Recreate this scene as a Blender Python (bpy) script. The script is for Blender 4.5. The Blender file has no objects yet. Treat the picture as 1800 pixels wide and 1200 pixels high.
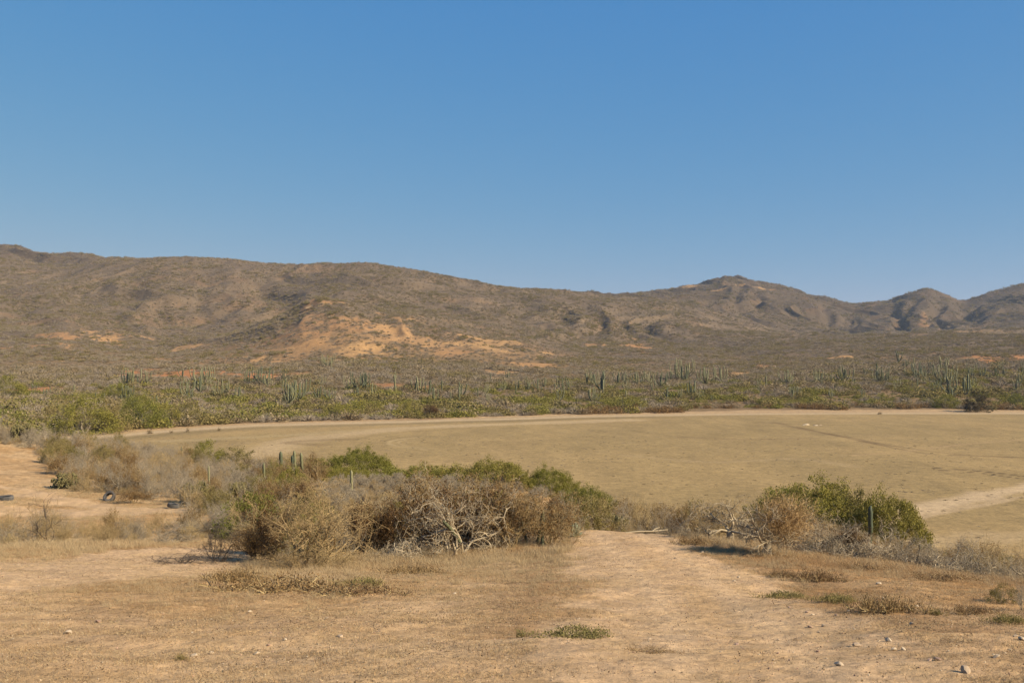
import bpy, math, random
import numpy as np
from mathutils import Vector

# ------------------------------------------------------------------ camera, sky, sun, exposure
S = bpy.context.scene
COL = S.collection
F = 1750.0                       # focal length in pixels of the 1800 px wide photograph
HORIZON = 645.0
TILT = math.atan((HORIZON - 600.0) / F)
CAM_Z = 18.0
cam_d = bpy.data.cameras.new("camera")
cam = bpy.data.objects.new("camera", cam_d)
COL.objects.link(cam)
cam_d.sensor_width = 36.0
cam_d.lens = 35.0
cam_d.clip_end = 20000.0
cam.location = (0, 0, CAM_Z)
cam.rotation_euler = (math.pi / 2 + TILT, 0, 0)
S.camera = cam

SUN_EL, SUN_AZ = math.radians(32.0), math.radians(118.0)      # azimuth clockwise from +Y
world = bpy.data.worlds.new("World")
S.world = world
world.use_nodes = True
wn = world.node_tree
wn.nodes.clear()
sky = wn.nodes.new("ShaderNodeTexSky")
sky.sky_type = 'NISHITA'
sky.sun_disc = False
sky.sun_elevation = SUN_EL
sky.sun_rotation = SUN_AZ
sky.altitude = 0.0
sky.air_density = 1.0
sky.dust_density = 0.0
sky.ozone_density = 6.0
bg = wn.nodes.new("ShaderNodeBackground")
bg.inputs[1].default_value = 0.057
wo = wn.nodes.new("ShaderNodeOutputWorld")
sep = wn.nodes.new("ShaderNodeSeparateColor"); comb = wn.nodes.new("ShaderNodeCombineColor")   # deep clear desert blue
wn.links.new(sky.outputs[0], sep.inputs[0])
for _i, (_k, _p) in enumerate([(1.0, 1.12), (1.0, .52), (1.0, .10)]):
    _a = wn.nodes.new("ShaderNodeMath"); _a.operation = 'POWER'; _a.inputs[1].default_value = _p
    _b = wn.nodes.new("ShaderNodeMath"); _b.operation = 'MULTIPLY'; _b.inputs[1].default_value = (.71, 1.69, 4.5)[_i]
    wn.links.new(sep.outputs[_i], _a.inputs[0]); wn.links.new(_a.outputs[0], _b.inputs[0]); wn.links.new(_b.outputs[0], comb.inputs[_i])
wn.links.new(comb.outputs[0], bg.inputs[0])
wn.links.new(bg.outputs[0], wo.inputs[0])

sun_d = bpy.data.lights.new("sun", 'SUN')
sun_d.energy = 5.0
sun_d.angle = math.radians(0.53)
sun_d.color = (1.0, 0.87, 0.66)
sun = bpy.data.objects.new("sun", sun_d)
COL.objects.link(sun)
sd = Vector((math.sin(SUN_AZ) * math.cos(SUN_EL), math.cos(SUN_AZ) * math.cos(SUN_EL), math.sin(SUN_EL)))
sun.rotation_euler = sd.to_track_quat('Z', 'Y').to_euler()

S.view_settings.view_transform = 'Standard'
S.view_settings.look = 'None'
S.view_settings.exposure = 0.88
S.view_settings.gamma = 1.0
S.render.engine = 'CYCLES'
S.cycles.use_denoising = True
S.cycles.denoiser = 'OPENIMAGEDENOISE'
S.cycles.denoising_prefilter = 'ACCURATE'
S.cycles.max_bounces = 5
S.cycles.diffuse_bounces = 2
S.cycles.transparent_max_bounces = 8
S.cycles.volume_bounces = 0

# ------------------------------------------------------------------ noise helpers
def _tab(seed):
    return np.random.RandomState(seed).rand(256, 256)
_tabs = {}
def vnoise(x, y, seed=0):
    t = _tabs.setdefault(seed, _tab(seed))
    x = np.asarray(x, float); y = np.asarray(y, float)
    xi = np.floor(x).astype(int); yi = np.floor(y).astype(int)
    fx = x - xi; fy = y - yi
    fx = fx * fx * fx * (fx * (fx * 6 - 15) + 10); fy = fy * fy * fy * (fy * (fy * 6 - 15) + 10)
    a = t[yi & 255, xi & 255]; b = t[yi & 255, (xi + 1) & 255]
    c = t[(yi + 1) & 255, xi & 255]; d = t[(yi + 1) & 255, (xi + 1) & 255]
    return (a + (b - a) * fx) * (1 - fy) + (c + (d - c) * fx) * fy
def fbm(x, y, octv=4, seed=0, gain=.5):
    s = 0; a = 1; n = 0
    x = np.asarray(x, float); y = np.asarray(y, float)
    for k in range(octv):
        s = s + a * vnoise(x * 2 ** k + 17.3 * k, y * 2 ** k - 9.1 * k, seed + k)
        n += a; a *= gain
    return s / n
def sstep(a, b, x):
    t = np.clip((np.asarray(x, float) - a) / (b - a), 0, 1)
    return t * t * (3 - 2 * t)

# ------------------------------------------------------------------ the lie of the land
def slope_of(py):
    v = (600.0 - np.asarray(py, float)) / F
    return (math.sin(TILT) + v * math.cos(TILT)) / (math.cos(TILT) - v * math.sin(TILT))
def pxy(px, q):                       # column of the photograph and forward distance -> x, y
    return (np.asarray(px, float) - 900.0) / F * q, np.asarray(q, float) * 1.0

# edge of the dry lake bed on its far side: photograph column -> forward distance
EDGE = [(-900, 235), (0, 245), (210, 270), (300, 288), (450, 312), (700, 333), (900, 355), (1100, 376), (1300, 388), (1500, 394), (1800, 396), (2600, 380)]
def edge_q(px):
    return np.interp(px, [e[0] for e in EDGE], [e[1] for e in EDGE])

ROWS = [470, 560, 680, 820, 950, 1150, 1350, 1600, 1900, 2250, 2600, 3200, 4200]
PX = [-900, -200, 0, 110, 200, 300, 400, 480, 550, 620, 720, 800, 890, 1000, 1070, 1180, 1240, 1285, 1330, 1400, 1500, 1560, 1595, 1630, 1665, 1692, 1740, 1800, 1950, 2700]
T = {
    -900: [700, 672, 655, 635, 610, 560, 510, 455, 470, 480, 500, 530, 560],
    -200: [695, 668, 648, 628, 604, 548, 492, 452, 449, 460, 490, 520, 560],
    0:    [692, 664, 642, 615, 592, 560, 520, 478, 444, 441, 470, 520, 560],
    110:  [690, 662, 636, 605, 588, 562, 515, 484, 458, 450, 470, 520, 560],
    200:  [688, 660, 636, 618, 603, 572, 516, 461, 462, 470, 490, 530, 560],
    300:  [686, 657, 638, 625, 613, 572, 512, 453, 465, 480, 500, 530, 560],
    400:  [685, 655, 638, 618, 596, 584, 520, 457, 470, 490, 500, 530, 560],
    480:  [684, 655, 636, 600, 566, 572, 524, 462, 475, 495, 505, 530, 560],
    550:  [684, 655, 630, 580, 537, 548, 516, 466, 480, 500, 510, 530, 560],
    620:  [684, 655, 627, 576, 541, 545, 508, 460, 480, 500, 515, 530, 560],
    720:  [684, 657, 632, 592, 558, 556, 522, 474, 490, 510, 520, 530, 560],
    800:  [684, 660, 637, 602, 574, 567, 532, 489, 500, 520, 530, 540, 560],
    890:  [685, 664, 640, 610, 592, 580, 544, 508, 515, 525, 530, 545, 560],
    1000: [687, 668, 644, 626, 612, 590, 553, 514, 520, 525, 527, 545, 560],
    1070: [688, 670, 648, 632, 618, 598, 560, 520, 523, 525, 522, 545, 560],
    1180: [688, 668, 648, 632, 620, 602, 574, 536, 538, 525, 509, 545, 560],
    1240: [688, 666, 647, 632, 621, 603, 582, 556, 548, 523, 496, 545, 560],
    1285: [688, 664, 646, 632, 622, 604, 588, 570, 556, 518, 483, 545, 560],
    1330: [688, 662, 645, 631, 620, 604, 590, 580, 564, 526, 492, 548, 560],
    1400: [688, 660, 644, 630, 618, 603, 594, 592, 574, 538, 510, 550, 560],
    1500: [688, 656, 640, 626, 614, 602, 594, 600, 588, 566, 537, 545, 560],
    1560: [688, 655, 638, 622, 610, 600, 591, 600, 588, 560, 530, 560, 570],
    1595: [688, 655, 637, 620, 608, 598, 590, 600, 588, 554, 518, 558, 570],
    1630: [688, 654, 636, 618, 607, 597, 588, 600, 588, 548, 506, 556, 566],
    1665: [688, 654, 635, 617, 606, 596, 587, 600, 588, 556, 517, 556, 566],
    1692: [688, 653, 634, 616, 604, 594, 586, 598, 584, 566, 534, 552, 560],
    1740: [688, 653, 633, 615, 603, 593, 585, 596, 580, 552, 516, 540, 560],
    1800: [688, 652, 632, 613, 602, 591, 584, 592, 572, 536, 500, 520, 560],
    1950: [688, 652, 632, 612, 600, 590, 584, 585, 560, 515, 478, 520, 560],
    2700: [690, 660, 640, 620, 608, 595, 584, 560, 540, 500, 490, 520, 560],
}
_gp = np.linspace(-900, 2700, 721)
_gq = np.concatenate([np.linspace(200, 600, 161), np.linspace(605, 3200, 520)[1:], np.linspace(3210, 5000, 60)])
def _bake():
    Z = np.zeros((len(_gp), len(_gq)))
    M = np.array([T[p] for p in PX], float)
    yy = np.array([np.interp(_gp, PX, M[:, k]) for k in range(len(ROWS))])      # row, px
    for i, p in enumerate(_gp):
        e = float(edge_q(p))
        qs = [e, e + 35] + ROWS + [5200]
        zs = [0.0, 1.2] + [CAM_Z + r * float(slope_of(yy[k, i])) for k, r in enumerate(ROWS)] + [120.]
        Z[i] = np.interp(_gq, qs, zs)
    def blur(A, s, ax):
        r = int(3 * s); k = np.exp(-.5 * (np.arange(-r, r + 1) / s) ** 2); k /= k.sum()
        P = np.apply_along_axis(lambda v: np.convolve(np.pad(v, r, mode='edge'), k, 'valid'), ax, A)
        return P
    Zb = blur(blur(Z, 2.0, 0), 5, 1)
    w = sstep(420, 640, _gq)[None, :]
    Zs = blur(Z, 3, 0)
    return Zs * (1 - w) + Zb * w
ZF = _bake()
def far_z(px, q):
    fp = np.clip((np.clip(px, -899, 2699) + 900) / 5.0, 0, len(_gp) - 1.001)
    i = fp.astype(int); u = fp - i
    qq = np.clip(q, _gq[0], _gq[-1] - 1e-3)
    j = np.clip(np.searchsorted(_gq, qq, 'right') - 1, 0, len(_gq) - 2)
    v = (qq - _gq[j]) / (_gq[j + 1] - _gq[j])
    return (ZF[i, j] * (1 - u) + ZF[i + 1, j] * u) * (1 - v) + (ZF[i, j + 1] * (1 - u) + ZF[i + 1, j + 1] * u) * v

# knoll in front: (column, row, forward distance) of ground points, plus points below the lake bed
NEAR = [(-300, 1200, 9), (0, 1200, 9), (900, 1200, 9), (1800, 1200, 9), (2100, 1200, 9), (0, 1100, 14), (450, 1100, 14), (900, 1100, 14), (1350, 1100, 14), (1800, 1100, 13.6),
        (0, 1000, 22), (450, 1010, 22), (900, 1010, 22.5), (1250, 1010, 22.5), (1500, 1030, 20.5), (1800, 1040, 22.5), (0, 975, 27), (250, 968, 30), (540, 990, 27.5), (800, 985, 28.5),
        (1100, 935, 34), (1060, 960, 29.5), (1200, 950, 32), (1357, 972, 29), (1283, 948, 33.5), (1500, 985, 29), (1650, 1000, 28.5), (1800, 1025, 27), (2200, 1060, 27),
        (60, 945, 35), (-300, 950, 35), (300, 945, 37), (0, 905, 46), (200, 898, 48), (330, 893, 49), (60, 875, 53), (200, 878, 54), (310, 890, 51), (0, 822, 70), (-300, 805, 75), (100, 846, 64),
        (60, 776, 90), (0, 768, 92), (-300, 765, 94), (130, 783, 96), (200, 815, 82), (200, 791, 100), (270, 800, 100), (330, 830, 85), (400, 865, 64), (520, 880, 58), (600, 870, 68), (500, 838, 92), (640, 838, 100), (760, 860, 84),
        (900, 868, 80), (980, 880, 78), (1020, 905, 66), (1000, 935, 45), (1150, 950, 47), (1090, 925, 60), (1300, 935, 48), (1450, 925, 52), (1400, 955, 40), (1560, 960, 50), (1620, 990, 46), (1750, 1005, 44), (1800, 1030, 40), (2200, 1060, 40)]
BELOW = [(-900, 190), (-300, 175), (0, 165), (150, 150), (300, 140), (450, 125), (600, 128), (750, 120), (900, 112), (1050, 90), (1200, 82), (1350, 80), (1500, 78), (1600, 76), (1700, 74), (1800, 72), (2200, 70), (2700, 72)]
def _tps_fit():
    P = []; Zv = []
    for px, py, q in NEAR:
        x, y = pxy(px, q); P.append((x, y)); Zv.append(CAM_Z + q * float(slope_of(py)))
    for px, q in BELOW:
        x, y = pxy(px, q); P.append((x, y)); Zv.append(-1.5)
        x, y = pxy(px, q * 1.5); P.append((x, y)); Zv.append(-4)
    for x, y, z in [(0, 0, 16.25), (-12, 0, 16.4), (12, 0, 16.1), (0, -30, 18.5), (-50, -30, 18.5), (50, -30, 17), (-60, 10, 16), (60, 10, 12), (-90, 60, 12.), (0, -120, 22), (-120, -90, 22), (120, -90, 18), (100, 10, 6)]:
        P.append((x, y)); Zv.append(z)
    P = np.array(P); Zv = np.array(Zv); n = len(P)
    d2 = ((P[:, None] - P[None]) ** 2).sum(-1)
    K = .5 * d2 * np.log(d2 + 1e-9) + np.eye(n) * 6.0
    A = np.zeros((n + 3, n + 3)); A[:n, :n] = K; A[:n, n] = 1; A[:n, n + 1:] = P; A[n, :n] = 1; A[n + 1:, :n] = P.T
    w = np.linalg.solve(A, np.concatenate([Zv, [0, 0, 0]]))
    return P, w
_P, _W = _tps_fit()
def near_z(x, y):
    x = np.ravel(x); y = np.ravel(y); out = np.empty(len(x)); n = len(_P)
    for s in range(0, len(x), 40000):
        a = x[s:s + 40000]; b = y[s:s + 40000]
        d2 = (a[:, None] - _P[None, :, 0]) ** 2 + (b[:, None] - _P[None, :, 1]) ** 2
        out[s:s + 40000] = (.5 * d2 * np.log(d2 + 1e-9)) @ _W[:n] + _W[n] + _W[n + 1] * a + _W[n + 2] * b
    return out

A_MAX = math.radians(52)
def col_q(x, y):
    a = np.arctan2(x, y); r = np.hypot(x, y)
    ac = np.clip(a, -A_MAX, A_MAX)
    return 900 + F * np.tan(ac), r * np.cos(ac), a, r

def height(x, y, fine=True):
    x = np.atleast_1d(np.asarray(x, float)); y = np.atleast_1d(np.asarray(y, float))
    sh = x.shape; x = x.ravel(); y = y.ravel()
    px, q, a, r = col_q(x, y)
    z = np.zeros(len(x))
    m = r < 175
    if m.any():
        xm, ym = x[m], y[m]
        zn = near_z(xm, ym)
        am = np.abs(a[m])
        zn = np.where(am > A_MAX, np.maximum(zn, -1), zn)
        zn = np.clip(zn, -6, 26)
        zn = .5 * (zn + np.sqrt(zn * zn + .25)) - .06                      # flattens out into the lake bed
        zn = np.maximum(zn, 0) * (1 - sstep(150, 175, r[m]) * (am < 1.3))
        if fine:
            k = sstep(.05, .8, zn)
            zn = zn + k * ((fbm(xm * .35, ym * .35, 3, 5) - .5) * .24 + (fbm(xm * 2.1, ym * 2.1, 3, 9) - .5) * .05 + (fbm(xm * 9, ym * 9, 2, 19) - .5) * .016)
        z[m] = zn
    f = (q > 200)
    if f.any():
        pf, qf = px[f], q[f]
        zf = far_z(pf, qf)
        xf, yf = x[f], y[f]
        # gullies and spurs that run down the slopes
        lat = (pf - 900) / F
        hgt = sstep(8, 90, zf)
        w1 = fbm(xf / 260, yf / 260, 3, 31) - .5
        ux = lat * 1400 / 150. + w1 * 2.6 + qf / 900.
        g = 1 - np.abs(2 * fbm(ux, qf / 520., 3, 41) - 1)
        ux2 = xf / 75. + w1 * 3; g2 = 1 - np.abs(2 * fbm(ux2, yf / 170., 3, 47) - 1)
        crest = np.interp(pf, [-900, 1000, 1150, 2700], [1600, 1600, 2600, 2600])
        amp = (24 + 18 * sstep(1750, 2200, qf)) * hgt * (1 - .85 * np.exp(-((qf - crest) / (110. + 60 * (crest > 2000))) ** 2))
        zf = zf + (g - .72) * amp + (g2 - .72) * (11 + 8 * sstep(1750, 2200, qf)) * hgt + (fbm(xf / 30, yf / 30, 4, 51) - .5) * 5.0 * sstep(2, 30, zf) * (1 - .5 * np.exp(-((qf - crest) / 150.) ** 2))
        for gx, gw, ga, g0, g1 in [(480, 26, 20, 1050, 1560), (445, 16, 9, 1100, 1500), (300, 22, 10, 1050, 1500), (225, 26, 12, 1050, 1600), (365, 18, 8, 1100, 1560), (1652, 14, 46, 1750, 2560), (1600, 13, 40, 1750, 2560), (1335, 13, 26, 1900, 2540), (1298, 11, 22, 1900, 2540), (1455, 14, 30, 1900, 2560), (1572, 14, 26, 1900, 2560), (1720, 18, 30, 1850, 2560), (930, 26, 12, 1050, 1560), (1000, 20, 10, 1050, 1560), (1100, 22, 10, 1050, 1560), (690, 16, 4, 780, 930), (716, 10, 3, 760, 940)]:
            gi = np.where((np.abs(pf - gx) < gw * 3.2) & (qf > g0) & (qf < g1))[0]
            if not len(gi): continue
            pg, qg = pf[gi], qf[gi]; gw *= 1.35
            wv = (fbm(qg / 130. + gx, qg * 0 + gx, 3, 61) - .5) * gw * 2.6
            t = np.clip(1 - np.abs(pg - gx - wv) / gw, 0, 1)
            zf[gi] = zf[gi] - ga * .42 * t * t * (3 - 2 * t) * sstep(g0, g0 + .4 * (g1 - g0), qg) * (1 - sstep(g1 - .5 * (g1 - g0), g1, qg))
        zf = zf + (fbm(xf / 9, yf / 9, 3, 57) - .5) * .9 * sstep(.4, 3, zf)
        m2 = qf < edge_q(pf)
        zf = np.where(m2, 0, zf) 
        z[f] = np.maximum(z[f], zf)
    # land behind and beside the camera beyond the knoll
    bk = sstep(1.35, 1.75, np.abs(a)) * sstep(90, 170, r)
    z = z * (1 - bk) + bk * (14 + 14 * fbm(x / 130, y / 130, 4, 71) + sstep(300, 2500, r) * 60 * fbm(x / 700, y / 700, 3, 77))
    return z.reshape(sh)

def H(x, y):
    return float(height([x], [y])[0])

def cast(px, py, q0=6, q1=3000):
    """ground point seen at a pixel of the photograph: march along the line of sight"""
    qs = np.concatenate([np.arange(q0, 150, .25), np.arange(150, 500, 1.), np.arange(500, q1, 4.)])
    xs = (px - 900) / F * qs / (math.cos(TILT))
    zs = CAM_Z + qs * float(slope_of(py))
    h = height(xs, qs)
    k = np.where(h > zs)[0]
    k = k[0] if len(k) else len(qs) - 1
    return xs[k], qs[k]

# ------------------------------------------------------------------ soil colours, painted where the soils are
def dist_line(x, y, pts):
    d = np.full(len(x), 1e9)
    for (ax, ay), (bx, by) in zip(pts[:-1], pts[1:]):
        vx, vy = bx - ax, by - ay
        t = np.clip(((x - ax) * vx + (y - ay) * vy) / (vx * vx + vy * vy + 1e-9), 0, 1)
        d = np.minimum(d, np.hypot(x - ax - t * vx, y - ay - t * vy))
    return d
def pan_pts(pix):          # pixels on the lake bed -> x, y
    out = []
    for px, py in pix:
        q = -CAM_Z / float(slope_of(py)); out.append(((px - 900) / F * q, q))
    return out
def smooth_pts(p, n=6):
    p = [np.array(a, float) for a in p]; out = []
    for i in range(len(p) - 1):
        a = p[max(i - 1, 0)]; b = p[i]; c = p[i + 1]; d = p[min(i + 2, len(p) - 1)]
        for k in range(n):
            t = k / n
            out.append(tuple(.5 * (2 * b + (c - a) * t + (2 * a - 5 * b + 4 * c - d) * t * t + (3 * b - a - 3 * c + d) * t ** 3)))
    out.append(tuple(p[-1])); return out

def lin(r, g, b):
    f = lambda c: ((c / 255 + .055) / 1.055) ** 2.4 if c > 10 else c / 255 / 12.92
    return np.array([f(r), f(g), f(b)])
# sunlit picture colours -> albedo (divided by the light that falls on level ground)
EXPO = np.array([1.0, 1.0, 1.0])
ALB = lambda r, g, b: np.clip(lin(r, g, b) * np.array([.605, .60, .60]), 0, .8)
C_SAND = ALB(226, 187, 141); C_SAND2 = ALB(218, 180, 131); C_DRY = ALB(202, 160, 108); C_DRY2 = ALB(178, 138, 88)
C_PAN = ALB(174, 147, 98); C_PAN2 = ALB(190, 158, 106); C_PAND = ALB(136, 108, 74)
C_HILL = ALB(124, 106, 84); C_ORANGE = ALB(204, 160, 106); C_RED = ALB(196, 128, 78); C_FLOOR = ALB(150, 122, 84)

# bare patches on the hills: column, row, half width, half height, strength, redness
PATCH = [(590, 596, 200, 34, .46, .15), (430, 618, 120, 22, .3, .3), (860, 612, 90, 20, .3, .1), (640, 612, 62, 10, 1, 0), (700, 585, 40, 26, .8, .1), (600, 575, 90, 22, .55, .3), (725, 563, 24, 3, .5, 0), (460, 630, 34, 8, .9, .1), (560, 600, 60, 9, .6, .2), (470, 600, 60, 6, .5, .4),
         (740, 600, 60, 14, .6, .1), (850, 605, 66, 8, .8, 0), (900, 605, 20, 3, .8, 0), (960, 621, 14, 2, .9, 0), (800, 618, 60, 8, .5, .3), (180, 595, 44, 8, .95, .1), (110, 590, 40, 9, .7, .3), (55, 608, 60, 5, .8, .3),
         (120, 608, 30, 4, .7, .2), (335, 610, 26, 3, .8, .1), (250, 592, 30, 3, .6, .2), (350, 656, 105, 7, 1, .85), (270, 662, 60, 5, .6, .7), (440, 660, 60, 6, .9, .8), (520, 658, 30, 3, .5, .6), (680, 676, 40, 5, .6, .9), (640, 672, 20, 4, .4, .8),
         (940, 640, 40, 4, .8, .2), (880, 655, 30, 6, .7, .2), (935, 669, 24, 3, 1, 0), (860, 664, 16, 4, 1, 0), (770, 680, 40, 4, .5, .7), (1120, 610, 22, 6, .7, .4), (1290, 659, 22, 5, 1, .1), (1305, 630, 20, 3, .7, .1), (1475, 628, 24, 3.5, .9, .1), (1440, 656, 22, 2, .8, 0),
         (1345, 645, 14, 3, .6, .4), (1730, 636, 40, 5, .9, .7), (1790, 628, 20, 6, .7, .7), (1640, 620, 8, 2, .6, .2), (545, 538, 18, 8, .9, .3), (580, 535, 24, 3, .8, .2), (40, 690, 30, 4, .7, .7), (60, 685, 40, 5, .6, .8), (255, 650, 40, 5, .4, .5), (520, 570, 60, 10, .4, .3),
         (1270, 509, 40, 1.2, .9, 0), (1330, 505, 36, 1, .8, 0), (1215, 504, 16, 1.4, .7, 0), (1625, 565, 8, 14, .3, .3), (1050, 605, 20, 3, .5, .2), (1720, 583, 60, 1.3, .8, 0),(-60, 600, 60, 7, .7, .3), (1900, 625, 60, 6, .7, .6)]

def soil(x, y, z):
    """albedo, and masks: bare 0..1 (no plants), lake, track"""
    n = len(x)
    px, q, a, r = col_q(x, y)
    # --- knoll
    n1 = fbm(x * .35, y * .35, 4, 101); n2 = fbm(x * 1.7, y * 1.7, 4, 107); n3 = fbm(x * .9 + 5, y * 2.4, 3, 109)
    # tracks over the knoll (centre lines in world metres from ground points)
    tr = np.zeros(n)
    def trk(pts, w, soft):
        nonlocal tr
        d = dist_line(x, y, smooth_pts(pts))
        tr = np.maximum(tr, 1 - sstep(w - soft, w + soft, d + (n2 - .5) * 1.1 + (n1 - .5) * 1.5))
    P_ = lambda px_, q_: ((px_ - 900) / F * q_, q_)
    trk([P_(1500, 5), P_(1330, 10), P_(1260, 15), P_(1200, 20), P_(1160, 26), P_(1110, 31), P_(1090, 36), P_(1090, 44), P_(1100, 56), P_(1130, 72)], 2.1, .35)
    trk([P_(-400, 18), P_(0, 21), P_(130, 23.5), P_(260, 26), P_(330, 30)], 3.0, .8)
    main = [P_(1500, 5), P_(1330, 10), P_(1260, 15), P_(1200, 20), P_(1160, 26), P_(1110, 31), P_(1090, 36), P_(1090, 44)]
    dm = dist_line(x, y, smooth_pts(main)); rut = np.exp(-((dm - .78 + (n1 - .5) * .5) / .26) ** 2) * tr; hump = np.exp(-(dm / .4) ** 2) * tr
    trk([P_(-300, 47), P_(0, 48), P_(120, 47.5), P_(260, 48), P_(340, 49.5)], 1.7, .5)
    trk([P_(-200, 62), P_(0, 60), P_(60, 56), P_(160, 51), P_(260, 49.5)], .9, .4)
    lefthill = sstep(0, 1, 1.3 - np.hypot((px - 10) / 110., (q - 68) / 17.))
    front = 1 - sstep(13, 24, q + (n1 - .5) * 10)
    bare = np.clip(np.maximum(tr, .72 * front), 0, 1)
    grassy = np.clip((1 - tr) * (1 - .55 * front), 0, 1)
    c = C_SAND[None] * (1 - .0 * n2[:, None])
    mixv = lambda A, B, t: A * (1 - t[:, None]) + B * t[:, None]
    right = sstep(1250, 1500, px) * (1 - front * .5)
    cg = mixv(mixv(np.tile(C_SAND2, (n, 1)), np.tile(C_DRY, (n, 1)), sstep(.35, .62, n1)), np.tile(C_DRY2, (n, 1)), sstep(.5, .75, n3) * .7)
    cg = mixv(cg, np.tile(ALB(198, 150, 94), (n, 1)), right * .6)
    cs = mixv(np.tile(C_SAND, (n, 1)), np.tile(C_SAND2, (n, 1)), sstep(.35, .65, n2) * .8)
    c = mixv(cs, cg, np.clip((1 - tr) * (.35 + .65 * sstep(15, 23, q + (n1 - .5) * 12)), 0, 1))
    c = mixv(c, np.tile(ALB(198, 162, 116), (n, 1)), lefthill * .5 * (1 - tr))
    c = mixv(c, np.tile(ALB(236, 198, 152), (n, 1)), np.clip(rut, 0, 1) * .55); c = mixv(c, np.tile(C_DRY, (n, 1)), np.clip(hump, 0, 1) * .35 * n2)
    verge = np.exp(-((dm - 2.9) / .8) ** 2) * (1 - tr) * (q > 13) * (q < 38)
    c = mixv(c, np.tile(ALB(150, 110, 66), (n, 1)), verge * .55)
    mott = (fbm(x * 1.1, y * 2.6, 4, 111) - .46) * .62 * (1 - .6 * tr) + (fbm(x * 4.5, y * 6.5, 3, 113) - .47) * .5 + (fbm(x * 14, y * 22, 2, 117) - .5) * .42 * (r < 45)
    c = c * (1 + mott[:, None])
    plants = (1 - tr) * (1 - lefthill * .7)
    # --- lake bed
    lake = (z < .12) & (r > 60) & (q < edge_q(px) + 40) & (np.abs(a) < 1.2)
    d_edge = edge_q(px) - q
    l1 = fbm(x / 30, y / 60, 4, 131); l2 = fbm(x / 5, y / 14, 4, 137)
    cp = mixv(np.tile(C_PAN, (n, 1)), np.tile(C_PAN2, (n, 1)), sstep(.45, .7, l1) * .30)
    l3 = fbm(x / 1.6, y / 4.5, 3, 139)
    cp = cp * (1 + (l2 - .5)[:, None] * .30 - (sstep(.62, .75, l3) * .10)[:, None] + ((l1 - .5) * .16)[:, None])
    shore = 1 - sstep(20, 66, q - np.interp(px, [b[0] for b in BELOW], [b[1] * .86 for b in BELOW]) + (l1 - .5) * 60)
    cp = mixv(cp, np.tile(C_PAN2 * 1.02, (n, 1)), shore * .75)
    rim = np.exp(-((d_edge - 6 + (l1 - .5) * 5) / 7.) ** 2)
    cp = mixv(cp, np.tile(ALB(216, 186, 144), (n, 1)), np.clip(rim, 0, 1) * .95)
    darkrim = np.exp(-((d_edge - 19 + (l1 - .5) * 8) / 6.) ** 2)
    cp = mixv(cp, np.tile(ALB(150, 128, 88), (n, 1)), darkrim * .6 * (px < 1150))
    rim2 = np.exp(-((d_edge - 34 + (l1 - .5) * 10) / 7.) ** 2)
    cp = mixv(cp, np.tile(C_PAN2, (n, 1)), rim2 * .55 * (px < 1200))
    for pts, w, colr, s in [
        ([(1560, 905), (1620, 893), (1700, 877), (1800, 858), (1900, 842)], 2.8, ALB(214, 184, 142), .95),
        ([(1560, 922), (1640, 902), (1720, 888), (1800, 872), (1900, 860)], .9, ALB(206, 176, 134), .7),
        ([(1400, 960), (1620, 950), (1800, 942), (2000, 932)], 3.2, ALB(200, 172, 130), .45),
        ([(430, 805), (480, 788), (520, 774), (600, 764), (720, 752), (900, 745), (1100, 738)], 6.5, ALB(206, 176, 130), .85),
        ([(300, 775), (400, 770), (520, 764), (620, 757)], 4.5, ALB(194, 168, 120), .5),
        ([(560, 782), (510, 778), (545, 774), (600, 772)], 3., ALB(150, 122, 82), .5),
        ([(750, 790), (700, 784), (684, 778), (700, 772), (740, 768)], .7, ALB(200, 172, 122), .7),
        ([(760, 788), (715, 783), (702, 777), (715, 772)], .5, ALB(200, 172, 122), .5),
        ([(1360, 742), (1420, 756), (1500, 770), (1560, 782), (1680, 798), (1800, 804)], 1.1, ALB(134, 108, 74), .5),
        ([(1400, 750), (1500, 772), (1620, 796), (1700, 800), (1850, 806)], .5, ALB(118, 92, 62), .6),
        ([(1640, 822), (1700, 826), (1760, 832), (1850, 842)], .35, ALB(84, 62, 42), .9),
        ([(1650, 826), (1720, 831), (1800, 842), (1850, 848)], .25, ALB(84, 62, 42), .8),
        ([(1500, 800), (1600, 792), (1700, 780), (1800, 772)], 1.1, ALB(190, 158, 112), .5),
        ([(1330, 742), (1400, 745), (1480, 747)], 1.4, ALB(120, 96, 64), .45),
        ([(1200, 768), (1300, 772), (1420, 770)], 2.2, ALB(150, 122, 84), .4),
        ([(1100, 800), (1250, 812), (1400, 806), (1500, 820)], 1.8, ALB(190, 162, 116), .45),
    ]:
        d = dist_line(x, y, smooth_pts(pan_pts(pts)))
        t = (1 - sstep(w * .4, w * 1.5, d + (l2 - .5) * w * 1.2)) * s
        cp = mixv(cp, np.tile(colr, (n, 1)), t)
    c[lake] = cp[lake]
    # --- far land
    far = (q >= edge_q(px)) | ((z >= .12) & (r > 200))
    h1 = fbm(x / 40, y / 40, 5, 151); h2 = fbm(x / 7, y / 11, 4, 157)
    ch = mixv(np.tile(C_HILL, (n, 1)), np.tile(C_FLOOR, (n, 1)), (1 - sstep(640, 900, q)) * .8)
    ch = mixv(ch, np.tile(ALB(164, 124, 84), (n, 1)), sstep(.55, .8, h1) * .28)
    ch = ch * (1 + ((h2 - .5) * .5)[:, None]) * (1 - .38 * sstep(1700, 2100, q))[:, None]
    orange = np.zeros(n); red = np.zeros(n)
    fi = np.where(far)[0]
    wob = (fbm(x[fi] / 22, y[fi] / 34, 5, 161) - .5); wob2 = (fbm(x[fi] / 5, y[fi] / 9, 3, 165) - .5)
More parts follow.
